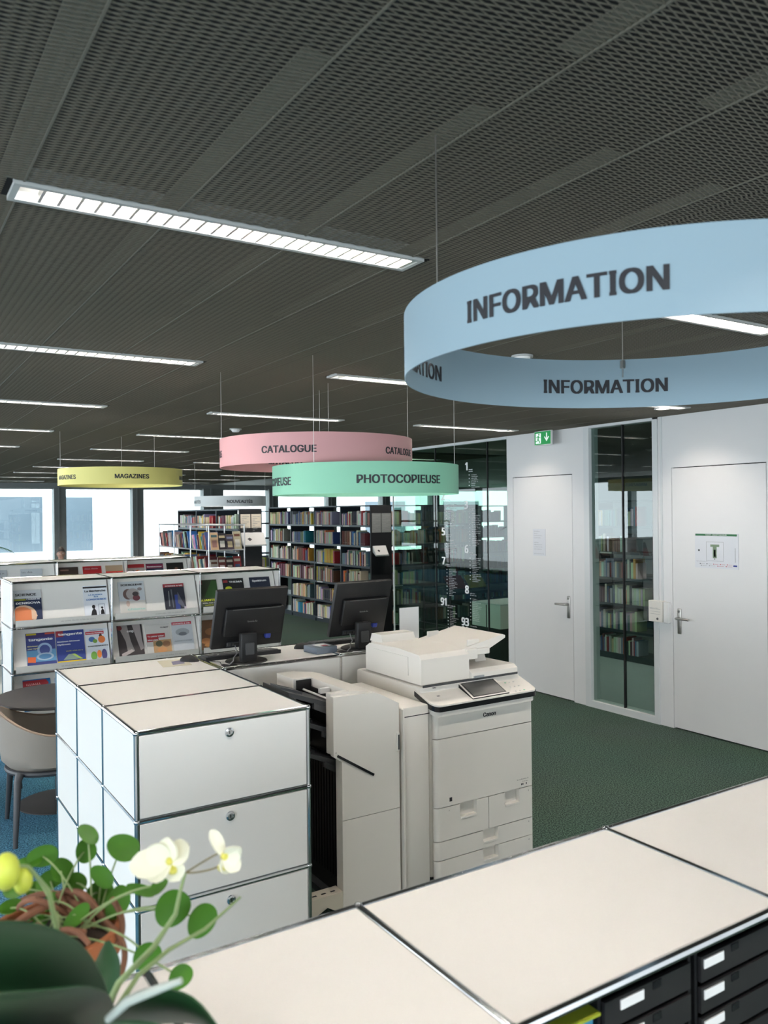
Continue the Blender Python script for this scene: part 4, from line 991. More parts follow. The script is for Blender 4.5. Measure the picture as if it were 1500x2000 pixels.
ql(4.25, 4.335, 1.625, 1.645, 1); ql(4.275, 4.312, 1.53, 1.625, 1); ql(4.285, 4.302, 1.54, 1.6, 0); ql(4.29, 4.298, 1.518, 1.526, 3)
ql(4.44, 4.455, 1.585, 1.6, 3)
for k in range(5): ql(4.43 - .065 * k, 4.44 - .065 * k, 1.475, 1.482, 3 if k < 2 else 4); ql(4.39 - .065 * k, 4.425 - .065 * k, 1.477, 1.479, 2 if k < 2 else 4)
for k in range(4): ql(4.42 - .08 * k, 4.43 - .08 * k, 1.46, 1.467, 2 if k < 2 else 4); ql(4.37 - .08 * k, 4.415 - .08 * k, 1.462, 1.464, 2 if k < 2 else 4)
ql(4.085, 4.12, 1.465, 1.478, 5); ql(4.1, 4.104, 1.5, 1.62, 2)
put_words(m, (W - .0046, 4.47, 1.497), (0, -1, 0), (0, 0, 1), .11, .007, 2)
m.build('floor_plan_print', [PAPER, flat((120, 140, 112)), GREYINK, INK, flat((190, 90, 100)), flat((40, 50, 130))], r)

# ================================================================ TABLE AND CHAIRS BESIDE THE CABINET
r = thing('round_table', 'dark round table on a disc base beside the drawer cabinet', 'table', (1.10, 5.89, 0))
c0 = Vector((1.10, 5.89, 0))
m = MB(); m.lathe([(.001, .708), (.385, .708), (.40, .715), (.40, .728), (.396, .732), (.001, .732)], c0, 56); m.build('tabletop', TABT, r)
m = MB(); m.tube(c0 + Vector((0, 0, .012)), c0 + Vector((0, 0, .708)), .024, 16); m.build('column', CHLEG, r)
m = MB(); m.lathe([(.001, .016), (.235, .012), (.262, .006), (.262, 0), (.001, 0)], c0, 40); m.build('foot_disc', TABT, r)
def tub_chair():
    r = thing('tub_chair', '', 'chair')
    # shell swept round the back: angle 0 = back (-x local), arms reach forward to +x
    m = MB(); nA, nH = 40, 7; A = radians(128)
    def pt(a, v, inner):
        t = abs(a) / A
        rim = .775 - .145 * (1 - cos(min(1, t * 1.35) * pi)) / 2 - .03 * max(0, t - .8) / .2
        low = .405
        rx = .275 + .045 * v; ry = .265 + .05 * v
        z = low + (rim - low) * v
        k = .028 if inner else 0
        x = -(rx - k) * cos(a) * (1.02 if abs(a) < pi / 2 else 1.0); y = (ry - k) * sin(a)
        if v < .15: x *= .86 + v; y *= .86 + v
        return Vector((x, y, z + (.0 if not inner else .0)))
    vo = [pt(-A + 2 * A * i / nA, j / nH, False) for i in range(nA + 1) for j in range(nH + 1)]
    vi = [pt(-A + 2 * A * i / nA, j / nH, True) for i in range(nA + 1) for j in range(nH + 1)]
    n = len(vo); fs = []
    id_ = lambda i, j: i * (nH + 1) + j
    for i in range(nA):
        for j in range(nH):
            fs.append((id_(i, j), id_(i + 1, j), id_(i + 1, j + 1), id_(i, j + 1))); fs.append((n + id_(i, j), n + id_(i, j + 1), n + id_(i + 1, j + 1), n + id_(i + 1, j)))
        fs.append((id_(i, nH), id_(i + 1, nH), n + id_(i + 1, nH), n + id_(i, nH))); fs.append((id_(i, 0), n + id_(i, 0), n + id_(i + 1, 0), id_(i + 1, 0)))
    for i in (0, nA):
        for j in range(nH): fs.append((id_(i, j), id_(i, j + 1), n + id_(i, j + 1), n + id_(i, j)))
    m.add(vo + vi, fs, 0, True); m.build('shell', TAUPE, r)
    m = MB(); m.path([(pt(-A + 2 * A * i / nA, 1, False) + pt(-A + 2 * A * i / nA, 1, True)) / 2 + Vector((0, 0, .003)) for i in range(nA + 1)], .006, 6); m.build('piping', PIPE, r)
    m = MB(); N = 28; vs = []
    for (s, z) in ((.9, .41), (.98, .43), (.98, .45), (.9, .463)):
        for k in range(N):
            a = 2 * pi * k / N; vs.append(((.27 * cos(a)) * s + .015, .262 * sin(a) * s, z))
    m.add(vs, [(i * N + k, i * N + (k + 1) % N, (i + 1) * N + (k + 1) % N, (i + 1) * N + k) for i in range(3) for k in range(N)] + [tuple(range(N)), tuple(range(3 * N, 4 * N))], 0, True); m.build('seat_pad', TAUPE, r)
    m = MB(); m.path([(.255 * cos(2 * pi * k / 32) + .0, .25 * sin(2 * pi * k / 32), .398) for k in range(33)], .017, 8); m.build('seat_ring', CHLEG, r)
    for sx in (-1, 1):
        for sy in (-1, 1):
            m = MB(); m.path([(.20 * sx, .19 * sy, .405), (.215 * sx, .215 * sy, .37), (.235 * sx, .27 * sy, .03), (.236 * sx, .272 * sy, 0)], [.026, .022, .0145, .014], 10); m.build('leg', CHLEG, r)
    return r
ch = tub_chair(); ch.location = (.975, 5.455, 0); ch.rotation_euler = (0, 0, radians(-3))
tag(ch, 'taupe tub chair with dark legs drawn up to the round table, nearest the camera', 'chair', 'tub chairs')
ch2 = copy_tree(ch); ch2.location = (.56, 6.34, 0); ch2.rotation_euler = (0, 0, radians(-52))
tag(ch2, 'taupe tub chair standing behind the round table before the magazine rack', 'chair', 'tub chairs')

# ================================================================ BOOKCASES
PALETTE = [((205, 198, 182), 'cream', 13), ((228, 224, 214), 'white', 14), ((160, 44, 48), 'red', 5), ((60, 84, 120), 'blue', 5), ((44, 50, 60), 'dark grey', 4), ((112, 70, 52), 'brown', 5), ((206, 190, 150), 'beige', 10),
           ((74, 106, 110), 'teal', 4), ((96, 50, 64), 'maroon', 4), ((214, 176, 60), 'yellow', 2), ((86, 100, 74), 'green', 3), ((150, 156, 160), 'grey', 5), ((206, 110, 70), 'orange', 2), ((120, 128, 158), 'lilac', 2), ((176, 130, 120), 'pink', 2), ((40, 128, 165), 'bright blue', 2)]
PW = [p for p in PALETTE for _ in range(p[2])]
def unit_book():
    m = MB()
    # spine towards -y, unit size 1x1x1: covers, rounded spine, paper block
    m.box(0, 1, .06, 1, 0, 1, 0); m.prism([(0, .06), (.15, .01), (.5, 0), (.85, .01), (1, .06)], 'z', 0, 1, 0)
    m.box(.12, .88, .07, .985, .985, 1.002, 1)
    m.box(-.002, 1.002, .02, .06, .12, .17, 2)
    return m
BK0 = unit_book().build('book', [BOOKC, PAPER, mat('spine_band', (.5, .47, .4), rough=.6)])
BK0_used = [False]; NB = [0]
def add_book(x, y, z, t, d, h, rot, col, label, group, tilt=0.):
    o = BK0 if not BK0_used[0] else BK0.copy()
    if BK0_used[0]: COL.objects.link(o)
    BK0_used[0] = True; NB[0] += 1
    o.location = (x, y, z); o.scale = (t, d, h); o.rotation_euler = (0, tilt, rot)
    o.color = (*srgb(*col), 1)
    return tag(o, label, 'book', group)
STUFF = {}
def stuff_box(key, pts8, col):
    STUFF.setdefault(key, []).append((pts8, col))
def flush_stuff(key, name, label, group=None):
    vs, fs, cs = [], [], []
    for pts, c in STUFF[key]:
        o = len(vs); vs += [tuple(p) for p in pts]
        for f in ((0, 1, 3, 2), (4, 6, 7, 5), (0, 4, 5, 1), (2, 3, 7, 6), (0, 2, 6, 4), (1, 5, 7, 3)): fs.append(tuple(i + o for i in f)); cs.append(srgb(*c))
    me = bpy.data.meshes.new(name); me.from_pydata(vs, [], fs); me.materials.append(BOOKS_ATTR)
    at = me.color_attributes.new('Col', 'FLOAT_COLOR', 'CORNER')
    buf = []
    for p, c in zip(me.polygons, cs): buf += [c[0], c[1], c[2], 1.] * len(p.vertices)
    at.data.foreach_set('color', buf)
    o = bpy.data.objects.new(name, me); COL.objects.link(o); tag(o, label, 'books'); o['kind'] = 'stuff'
def bookcase(label, O, ux, uy, bays, bw, depth, zs, ztop, row_kind, grp, casename, stuffkey, end='left', rs=11, fill=(.6, 1.)):
    """O: front corner on the floor; ux runs along the front as a reader sees it from left to right; uy points into the case"""
    R_ = random.Random(rs); ux, uy = Vector(ux), Vector(uy); O = Vector(O)
    r = thing('bookcase', label, 'bookcase', tuple(O), 'dark steel bookcases')
    def bx(m, a0, a1, b0, b1, c0, c1, mi=0):
        vs = [O + ux * a + uy * b + Vector((0, 0, c)) for a in (a0, a1) for b in (b0, b1) for c in (c0, c1)]
        m.add(vs, [(0, 1, 3, 2), (4, 6, 7, 5), (0, 4, 5, 1), (2, 3, 7, 6), (0, 2, 6, 4), (1, 5, 7, 3)], mi)
    L = bays * bw
    m = MB()
    for i in range(1, bays): bx(m, i * bw - .012, i * bw + .012, 0, depth, 0, ztop)
    bx(m, 0, L, 0, depth, ztop - .02, ztop); bx(m, 0, L, .02, depth, 0, .075); m.build('carcass', SHELFB, r)
    for e in (0, 1):
        m = MB(); a = -.03 if e == 0 else L; bx(m, a, a + .03, 0, depth, 0, ztop)
        for k in range(8):
            for j in range(5): pass
        m.build('end_panel', SHELFK, r)
    rot = math.atan2(ux.y, ux.x)
    for i in range(bays):
        for k, z in enumerate(zs):
            m = MB(); bx(m, i * bw + .012, (i + 1) * bw - .012, .004, depth - .004, z - .022, z); bx(m, i * bw + .012, (i + 1) * bw - .012, 0, .006, z - .03, z + .003); sh = m.build('shelf_board', SHELFB, r)
            if R_.random() < .4:
                m = MB(); bx(m, i * bw + .1, i * bw + .3, -.002, 0, z - .024, z - .004); m.build('shelf_label', PAPER, sh)
            top = (zs[k - 1] - .03) if k else ztop - .03
            gap = top - z
            x = i * bw + .016; end_x = i * bw + bw * R_.uniform(*fill) - .02; n = 0
            indiv = row_kind(i, k)
            if indiv is None: continue
            run = 0; rc = None
            while True:
                if run <= 0:
                    if R_.random() < .16: rc = R_.choice(PW); run = R_.randint(4, 9); rt = R_.uniform(.018, .03); rh = R_.uniform(.62, .8)
                t = R_.uniform(.016, .044); h = gap * R_.uniform(.6, .84); dd = R_.uniform(.15, .2); cc = R_.choice(PW)
                if run > 0: run -= 1; t, h, cc = rt, gap * rh, rc
                if x + t > end_x: break
                n += 1
                jit = tuple(max(8, min(245, int(v * R_.uniform(.92, 1.2)))) for v in cc[0])
                p = O + ux * x + uy * (.012 + R_.uniform(0, .015)) + Vector((0, 0, z + .0005))
                if indiv:
                    sz = 'thick' if t > .034 else 'slim' if t < .023 else 'medium'
                    lb = '%s %s book, %s from window end, %s shelf down, %s bay of %s' % (sz, cc[1], ORD[n], ORD[k + 1], indiv, casename)
                    add_book(p.x, p.y, p.z, t, dd, h, rot, jit, lb, grp + ' row %d' % (k + 1))
                else:
                    stuff_box(stuffkey, [p + ux * a + uy * b + Vector((0, 0, c)) for a in (0, t) for b in (0, dd) for c in (0, h)], jit)
                x += t + .0012
    return r
ROWS = [1.735, 1.40, 1.065, .73, .395, .085]
# main case: its front faces the magazines; a reader facing it sees the far end on the left
def kind_main(i, k):
    if i == 0: return False if k <= 3 else None
    if i == 1: return 'second' if k < 2 else False
    if i == 2: return 'third'
    return 'fourth' if k <= 3 else None
bookcase('long dark blue steel bookcase full of books behind the copier', (6.85, 15.03, 0), (0, -1, 0), (1, 0, 0), 4, .965, .40, ROWS, 2.065, kind_main, 'books in the long bookcase', 'long bookcase', 'main', 'a', 5, (.62, .98))
bookcase('dark blue bookcase behind the tube display stand', (4.64, 14.0, 0), (0, -1, 0), (1, 0, 0), 3, .91, .36, [1.72, 1.38, 1.04, .70, .36, .085], 2.02, lambda i, k: False if k < 4 else None, '', '', 'far', 'a', 9, (.75, 1.))
bookcase('dark bookcase seen through the glass partition', (7.30, 11.35, 0), (1, 0, 0), (0, 1, 0), 2, .95, .36, ROWS, 2.065, lambda i, k: False, '', '', 'glass', 'a', 21, (.6, .9))
bookcase('dark bookcase inside the glazed room behind the narrow glass slot', (8.2, 8.6, 0), (0, -1, 0), (1, 0, 0), 2, .95, .36, ROWS, 2.065, lambda i, k: False, '', '', 'slot', 'a', 33, (.5, .9))
bookcase('narrow dark bookcase far behind between the two larger bookcases', (7.2, 16.9, 0), (1, 0, 0), (0, 1, 0), 1, .9, .3, ROWS, 2.0, lambda i, k: False if k > 2 else None, '', '', 'narrow', 'a', 35, (.3, .6))
bookcase('dark bookcase far behind the glass partition before the end windows', (10.2, 13.6, 0), (1, 0, 0), (0, 1, 0), 5, .95, .36, ROWS, 2.065, lambda i, k: False, '', '', 'glass', 'a', 45, (.6, .95))
flush_stuff('far', 'books', 'many coloured book spines in the bookcase behind the tube display stand')
flush_stuff('glass', 'books', 'rows of book spines seen through the glass partition')
flush_stuff('slot', 'books', 'rows of book spines behind the narrow glass slot')
flush_stuff('narrow', 'books', 'few book spines in the narrow bookcase far behind')
flush_stuff('main', 'books', 'book spines in the two bays of the long bookcase towards the windows')

# sheets and holders on the end panels
def sheet_y(name, label, x0, x1, y, z0, z1, matl, cat='notice', txt=True):
    r = thing(name, label, cat, ((x0 + x1) / 2, y, (z0 + z1) / 2))
    m = MB(); m.box(x0, x1, y - .004, y - .001, z0, z1); m.build('sheet', matl, r)
    if txt:
        m = MB()
        for k in range(10): m.box(x0 + .02, x1 - .02 - .04 * ((k * 7) % 3), y - .0046, y - .004, z1 - .04 - .026 * k, z1 - .034 - .026 * k)
        m.build('print', GREYINK, r)
GREYP = mat('grey_sheet', (.20, .21, .21), rough=.5)
sheet_y('notice', 'grey notice sheet on the end of the long bookcase, beside its twin', 6.87, 7.04, 11.1405, 1.62, 1.93, GREYP)
sheet_y('notice', 'grey notice sheet at the outer edge of the long bookcase end', 7.055, 7.235, 11.1405, 1.62, 1.93, GREYP)
sheet_y('notice', 'cream notice sheet on the black bookcase end behind the display stand, beside its twin', 4.66, 4.815, 11.2405, 1.735, 1.94, CREAMP)
sheet_y('notice', 'cream notice sheet on the black bookcase end nearest the long bookcase', 4.83, 4.985, 11.2405, 1.735, 1.94, CREAMP)
def lectern_tray(label, x0, x1, y, z0, z1):
    r = thing('reading_tray', label, 'tray', ((x0 + x1) / 2, y, z0))
    m = MB(); m.prism([(y - .003, z1), (y - .005, z1 + .006), (y - .10, z0 + .004), (y - .105, z0 + .02), (y - .108, z0 + .018), (y - .102, z0 - .004), (y - .003, z0 + .06)], 'x', x0, x1); m.build('tray', FRAMEW, r)
    m = MB(); a = Vector((0, -.095, -(z1 - z0))); n = Vector((0, -.9, .45)).normalized()
    vs = [Vector((x0 + .012, y - .008, z1 + .004)), Vector((x1 - .012, y - .008, z1 + .004)), Vector((x1 - .012, y - .1, z0 + .012)), Vector((x0 + .012, y - .1, z0 + .012))]
    m.add([v + n * .004 for v in vs] + [v for v in vs], [(0, 1, 2, 3), (4, 5, 6, 7), (0, 1, 5, 4), (1, 2, 6, 5), (2, 3, 7, 6), (3, 0, 4, 7)]); 
    d = n * .0048
    m.add([vs[0] * (1 - u) * (1 - v) + vs[1] * u * (1 - v) + vs[2] * u * v + vs[3] * (1 - u) * v + d for u, v in ((.2, .5), (.32, .4), (.42, .55), (.3, .68))], [(0, 1, 2, 3)], 1)
    m.build('sheet', [PAPER, INK], r)
lectern_tray('white sheet on a sloping tray on the end of the long bookcase', 6.88, 7.13, 11.1435, 1.245, 1.40)
lectern_tray('cream sheet on a sloping tray on the end of the bookcase behind the display', 4.66, 5.03, 11.2435, 1.47, 1.66)
for (cx, y, zz_, nm) in ((7.02, 11.134, 1.12, 0), (7.02, 11.134, .9, 0)): pass

# tube display stand with leaning books
xsd = [4.0, 4.525]; ysd = [10.78, 11.53, 12.28, 13.03]; zsd = [.04, .39, .74, 1.09, 1.44, 1.79]
ds = thing('display_stand', 'open chrome tube display stand full of leaning new books under the far ring sign', 'stand', (4.26, 11.9, 0))
frame_mesh(xsd, ysd, zsd).build('frame', mat('pale_chrome', (.75, .76, .77), rough=.35, metal=.6), ds)
for z in zsd[1:-1]:
    for a, b in zip(ysd, ysd[1:]):
        m = MB(); m.box(xsd[0] + PG, xsd[1] - PG, a + PG, b - PG, z - .004, z + .005); m.build('shelf_board', WHITE, ds)
R_ = random.Random(4); nn_ = 0
def lean(x, y, z, wy, h, t, ang, face, col, label):
    """leaning book with its cover towards -x ('x') or -y ('y')"""
    m = MB()
    M_ = Matrix.Translation((x, y, z)) @ (Matrix.Rotation(ang, 4, 'Y') if face == 'x' else Matrix.Rotation(-ang, 4, 'X'))
    if face == 'x':
        m.box(0, t, 0, wy, 0, h, 0, 0, 2, M_); m.box(.002, t - .002, .003, wy + .001, .003, h + .0008, 1, 0, 2, M_)
        m.box(-.0006, 0, wy * .12, wy * .88, h * .72, h * .86, 2, 0, 2, M_); m.box(-.0006, 0, wy * .2, wy * .8, h * .15, h * .55, 3, 0, 2, M_)
    else:
        m.box(0, wy, 0, t, 0, h, 0, 0, 2, M_); m.box(-.001, wy - .003, .002, t - .002, .003, h + .0008, 1, 0, 2, M_)
        m.box(wy * .12, wy * .88, -.0006, 0, h * .72, h * .86, 2, 0, 2, M_); m.box(wy * .2, wy * .8, -.0006, 0, h * .15, h * .55, 3, 0, 2, M_)
    c2 = R_.choice(PW)[0]; c3 = R_.choice(PW)[0]
    return tag(m.build('book', [flat(col), PAPER, flat(c2), flat(c3)], None, (x, y, z)), label, 'book', 'new books on the tube display stand')
for ri, z in ((4, 1.4455), (3, 1.0955)):
    for bi, (a, b) in enumerate(zip(ysd, ysd[1:])):
        y = b - .02; k = 0
        while y - a > .12:
            # books stand on edge, tipped along the row as in a browser box
            t = R_.uniform(.012, .03); h = R_.uniform(.2, .27); c = R_.choice(PW); k += 1
            m = MB(); ang = radians(R_.uniform(14, 24))
            M_ = Matrix.Translation((4.03, y, z)) @ Matrix.Rotation(-ang * 1., 4, 'X')
            dx = R_.uniform(.15, .2); m.box(0, dx, 0, t, 0, h, 0, 0, 2, M_); m.box(.003, dx + .001, .002, t - .002, .003, h + .0008, 1, 0, 2, M_); m.box(-.0006, 0, t * .2, t * .8, h * .3, h * .7, 2, 0, 2, M_)
            jit = tuple(max(8, min(245, int(v * R_.uniform(.8, 1.15)))) for v in c[0])
            tag(m.build('book', [flat(tuple(int(v / 6) * 6 for v in jit)), PAPER, flat(R_.choice(PW)[0])], None, (4.03, y, z)),
                'leaning %s book, %s in %s section from windows, %s level of display stand' % (c[1], ORD[k], ORD[3 - bi], 'upper' if ri == 4 else 'lower'), 'book', 'new books on the tube display stand')
            y -= t + R_.uniform(.03, .075)
    cols = [((226, 190, 150), 'plain tan'), ((40, 34, 40), 'black'), ((70, 60, 70), 'dark'), ((190, 180, 150), 'pale')] if ri == 4 else [((196, 190, 180), 'pale'), ((120, 60, 52), 'reddish'), ((60, 44, 40), 'dark brown'), ((150, 50, 54), 'red')]
    for k, (c, nm) in enumerate(cols):
        lean(4.235 + .0 + k * .068 if False else 4.04 + k * .118, 10.80 + .01 * k, z, .115, R_.uniform(.2, .26), .018, radians(14), 'y', c, '%s book facing the room, %s at the %s level of the display stand end' % (nm, ORD[k + 1], 'upper' if ri == 4 else 'lower'))

# inside the glass room
r = thing('low_cabinet', 'low white two-door cabinet behind the glass partition', 'cabinet', (6.75, 8.2, 0))
m = MB(); m.box(6.53, 7.25, 7.62, 8.17, .50, .785, 0); m.box(6.53, 7.25, 7.62, 8.17, .785, .80, 1); m.build('body', [WHITE, FRAMEW], r)
m = MB(); m.box(6.56, 7.2, 7.66, 8.1, 0, .5); m.build('plinth', BLK, r)
m = MB(); m.box(6.524, 6.53, 7.88, 7.89, .5, .78); m.build('door_gap', BLK, r)
r = thing('reading_desk', 'dark long table behind the glass partition carrying a red and a yellow board', 'table', (8.1, 9.9, 0))
m = MB(); m.box(7.15, 8.6, 9.5, 10.3, .72, .76); m.build('tabletop', BLK, r)
for x in (7.2, 8.52):
    for y in (9.55, 10.22): m = MB(); m.box(x, x + .05, y, y + .05, 0, .72); m.build('leg', BLK, r)
for (x, c, lb) in ((7.28, (120, 30, 32), 'red sloping book board behind the glass partition'), (7.66, (150, 134, 26), 'yellow sloping book board behind the glass partition')):
    r = thing('book_board', lb, 'board', (x + .15, 9.75, .76), 'coloured sloping boards')
    m = MB(); m.add([(x, 9.62, .80), (x + .32, 9.62, .80), (x + .32, 9.78, .98), (x, 9.78, .98), (x, 9.63, .79), (x + .32, 9.63, .79), (x + .32, 9.79, .97), (x, 9.79, .97)], [(0, 1, 2, 3), (4, 5, 6, 7), (0, 1, 5, 4), (1, 2, 6, 5), (2, 3, 7, 6), (3, 0, 4, 7)]); m.build('board', flat(c), r)
    m = MB(); m.box(x + .02, x + .03, 9.63, 9.8, .76, .80); m.box(x + .29, x + .3, 9.63, 9.8, .76, .8); m.box(x + .02, x + .03, 9.76, 9.78, .76, .95); m.box(x + .29, x + .3, 9.76, 9.78, .76, .95); m.build('support', BLK, r)

# ================================================================ PERSON BEHIND THE RACKS
def skin_body(name, pts, edges, rads, m_, parent, sub=2):
    me = bpy.data.meshes.new(name); me.from_pydata(pts, edges, []); o = bpy.data.objects.new(name, me); COL.objects.link(o)
    sk = o.modifiers.new('skin', 'SKIN'); sk.use_smooth_shade = True
    for v, r_ in zip(me.skin_vertices[0].data, rads): v.radius = r_ if isinstance(r_, tuple) else (r_, r_)
    me.skin_vertices[0].data[0].use_root = True
    ss = o.modifiers.new('sub', 'SUBSURF'); ss.levels = sub; ss.render_levels = sub
    bpy.context.view_layer.update(); dg = bpy.context.evaluated_depsgraph_get()
    me2 = bpy.data.meshes.new_from_object(o.evaluated_get(dg)); bpy.data.objects.remove(o)
    for p in me2.polygons: p.use_smooth = True
    me2.materials.clear(); me2.materials.append(m_)
    o = bpy.data.objects.new(name, me2); COL.objects.link(o); o.parent = parent
    return o
pp = thing('person', 'person with short dark hair seated behind the racks at the end windows', 'person')
pts = [(0, 0, .50), (0, .01, .66), (0, .02, .86), (0, .0, .98), (0, -.01, 1.04), (.17, .01, .95), (.23, -.04, .72), (.17, -.27, .70), (.13, -.34, .72), (-.17, .01, .95), (-.23, -.04, .72), (-.17, -.27, .70), (-.13, -.34, .72),
       (.10, -.02, .50), (.12, -.42, .50), (.12, -.42, .08), (.12, -.54, .04), (-.10, -.02, .50), (-.12, -.42, .50), (-.12, -.42, .08), (-.12, -.54, .04)]
ed = [(0, 1), (1, 2), (2, 3), (3, 4), (2, 5), (5, 6), (6, 7), (7, 8), (2, 9), (9, 10), (10, 11), (11, 12), (0, 13), (13, 14), (14, 15), (15, 16), (0, 17), (17, 18), (18, 19), (19, 20)]
rd = [(.16, .12), (.15, .11), (.17, .11), .06, .055, .065, .05, .04, .03, .065, .05, .04, .03, .085, .065, .045, .04, .085, .065, .045, .04]
skin_body('body', pts, ed, rd, SHIRT, pp)
m = MB()
vs = []; n = 22; rows = 16
for i in range(rows + 1):
    t = pi * i / rows
    for k in range(n):
        a = 2 * pi * k / n; sx = .076 * sin(t); sy = .098 * sin(t); z = 1.205 - .125 * cos(t)
        f = max(0, -sin(a))     # face side
        if z < 1.17: sx *= .72 + .28 * (z - 1.08) / .09; sy *= .88
        y = sy * sin(a)
        if f > .9 and 1.15 < z < 1.21: y -= .018 * (1 - abs(z - 1.175) / .04) if abs(z - 1.175) < .04 else 0
        if .55 < f < .95 and 1.195 < z < 1.225: y += .008
        vs.append((sx * cos(a), y, z))
m.add(vs, [(i * n + k, i * n + (k + 1) % n, (i + 1) * n + (k + 1) % n, (i + 1) * n + k) for i in range(rows) for k in range(n)], 0, True)
for sx in (-1, 1): m.sphere((.076 * sx, .01, 1.19), .026, 8, 0, (.35, .7, 1)); m.sphere((.03 * sx, -.086, 1.212), .011, 8, 1); m.box(.03 * sx - .016, .03 * sx + .016, -.098, -.09, 1.232, 1.238, 2)
m.tube((0, .005, .99), (0, 0, 1.12), .05, 12); m.box(-.022, .022, -.089, -.083, 1.128, 1.134, 3)
m.build('head', [SKIN, LOUV, HAIR, mat('lip', (.42, .16, .14), rough=.5)], pp)
m = MB(); vs = []
for i in range(9):
    t = (pi / 2) * i / 8
    for k in range(n):
        a = 2 * pi * k / n; drop = .06 + .07 * max(0, sin(a)) - .058 * max(0, -sin(a)); vs.append((.085 * cos(a) * cos(t), .108 * sin(a) * cos(t) + .006, 1.255 + .09 * sin(t) - drop * (1 - i / 8)))
m.add(vs, [(i * n + k, i * n + (k + 1) % n, (i + 1) * n + (k + 1) % n, (i + 1) * n + k) for i in range(8) for k in range(n)], 0, True); m.build('hair', HAIR, pp)
for sx in (-1, 1):
    m = MB(); hp = Vector((.13 * sx, -.34, .722)); m.sphere(hp + Vector((-.01 * sx, -.05, 0)), .042, 10, 0, (.9, 1.1, .4))
    for k in range(4):
        a = hp + Vector((-.035 * sx + .02 * k * sx, -.08, .005)); L_ = (.055, .065, .07, .055)[k]
        m.path([a, a + Vector((0, -L_ * .5, .004)), a + Vector((0, -L_, -.012))], [.009, .0085, .007], 7)
    m.path([hp + Vector((-.04 * sx, -.03, 0)), hp + Vector((-.06 * sx, -.06, 0)), hp + Vector((-.065 * sx, -.09, -.006))], [.011, .0095, .008], 7); m.build('hand', SKIN, pp)
pp.location = (3.238, 16.9, 0); pp.rotation_euler = (0, 0, radians(-8))
st = thing('stool', 'plain dark stool under the seated person behind the racks', 'stool', (3.238, 16.9, 0))
m = MB(); m.lathe([(.001, .40), (.19, .40), (.2, .42), (.19, .44), (.001, .44)], (3.238, 16.9, 0), 24); m.build('seat', CHLEG, st)
for sx in (-1, 1):
    for sy in (-1, 1): m = MB(); m.tube((3.238 + .12 * sx, 16.9 + .12 * sy, .41), (3.238 + .17 * sx, 16.9 + .17 * sy, 0), .014, 8); m.build('leg', CHLEG, st)
wt = thing('work_table', 'pale table in front of the seated person behind the racks', 'table', (3.2, 16.3, 0))
m = MB(); m.box(2.5, 3.9, 15.95, 16.65, .67, .695); m.build('tabletop', WHITE, wt)
for x in (2.53, 3.83):
    for y in (15.98, 16.58): m = MB(); m.box(x, x + .04, y, y + .04, 0, .67); m.build('leg', CHROME, wt)

# ================================================================ PLANTS
def V(*a): return Vector(a)
def round_leaf(c, nrm, r_, asp=1.0, ang=0., cup=.12, name='leaf', matl=None, parent=None, n=26):
    nrm = Vector(nrm).normalized(); a = Vector((0, 0, 1)) if abs(nrm.z) < .9 else Vector((1, 0, 0))
    u = (a - nrm * a.dot(nrm)).normalized(); v = nrm.cross(u); u, v = u * cos(ang) + v * sin(ang), v * cos(ang) - u * sin(ang)
    m = MB(); vs = [Vector(c) - nrm * 0]; rings = 5
    for side in (0, 1):
        for i in range(1, rings + 1):
            q = i / rings
            for k in range(n):
                t = 2 * pi * k / n; w_ = 1 + .03 * sin(3 * t + ang * 5)
                vs.append(Vector(c) + (u * cos(t) * r_ * asp + v * sin(t) * r_) * q * w_ + nrm * (cup * r_ * q * q + .006 * r_ * sin(6 * t) * q - side * .0012 * (1 if q < 1 else 0)))
    vs.append(Vector(c) - nrm * .0012)
    fs = [(0, 1 + k, 1 + (k + 1) % n) for k in range(n)]
    for i in range(rings - 1):
        for k in range(n): fs.append((1 + i * n + k, 1 + (i + 1) * n + k, 1 + (i + 1) * n + (k + 1) % n, 1 + i * n + (k + 1) % n))
    o = 1 + rings * n; e = len(vs) - 1
    fs += [(e, o + (k + 1) % n, o + k) for k in range(n)]
    for i in range(rings - 1):
        for k in range(n): fs.append((o + i * n + k, o + i * n + (k + 1) % n, o + (i + 1) * n + (k + 1) % n, o + (i + 1) * n + k))
    for k in range(n): fs.append((1 + (rings - 1) * n + k, 1 + (rings - 1) * n + (k + 1) % n, o + (rings - 1) * n + (k + 1) % n, o + (rings - 1) * n + k))
    m.add(vs, fs, 0, True)
    return m.build(name, matl, parent)
def strap_leaf(pts, widths, side, name, matl, parent, fold=.25, n=9):
    """long leaf along a curve; side = sideways direction"""
    pts = [Vector(p) for p in pts]; m = MB(); vs = []; K = len(pts)
    S_ = Vector(side).normalized()
    for s_ in (0, 1):
        for i, p in enumerate(pts):
            d = (pts[min(i + 1, K - 1)] - pts[max(i - 1, 0)]).normalized(); sd = (S_ - d * S_.dot(d)).normalized(); nn2 = sd.cross(d)
            for j in range(n):
                q = -1 + 2 * j / (n - 1); vs.append(p + sd * q * widths[i] + nn2 * (fold * widths[i] * q * q) - nn2 * s_ * .0022)
    fs = []
    for s_ in (0, 1):
        o = s_ * K * n
        for i in range(K - 1):
            for j in range(n - 1): fs.append((o + i * n + j, o + i * n + j + 1, o + (i + 1) * n + j + 1, o + (i + 1) * n + j))
    for i in range(K - 1):
        for j in (0, n - 1): fs.append((i * n + j, (i + 1) * n + j, K * n + (i + 1) * n + j, K * n + i * n + j))
    m.add(vs, fs, 0, True); return m.build(name, matl, parent)
def curve(p0, p1, p2, n=12): 
    return [p0 * (1 - t) ** 2 + p1 * 2 * t * (1 - t) + p2 * t * t for t in [i / n for i in range(n + 1)]]
ZC = 1.1065
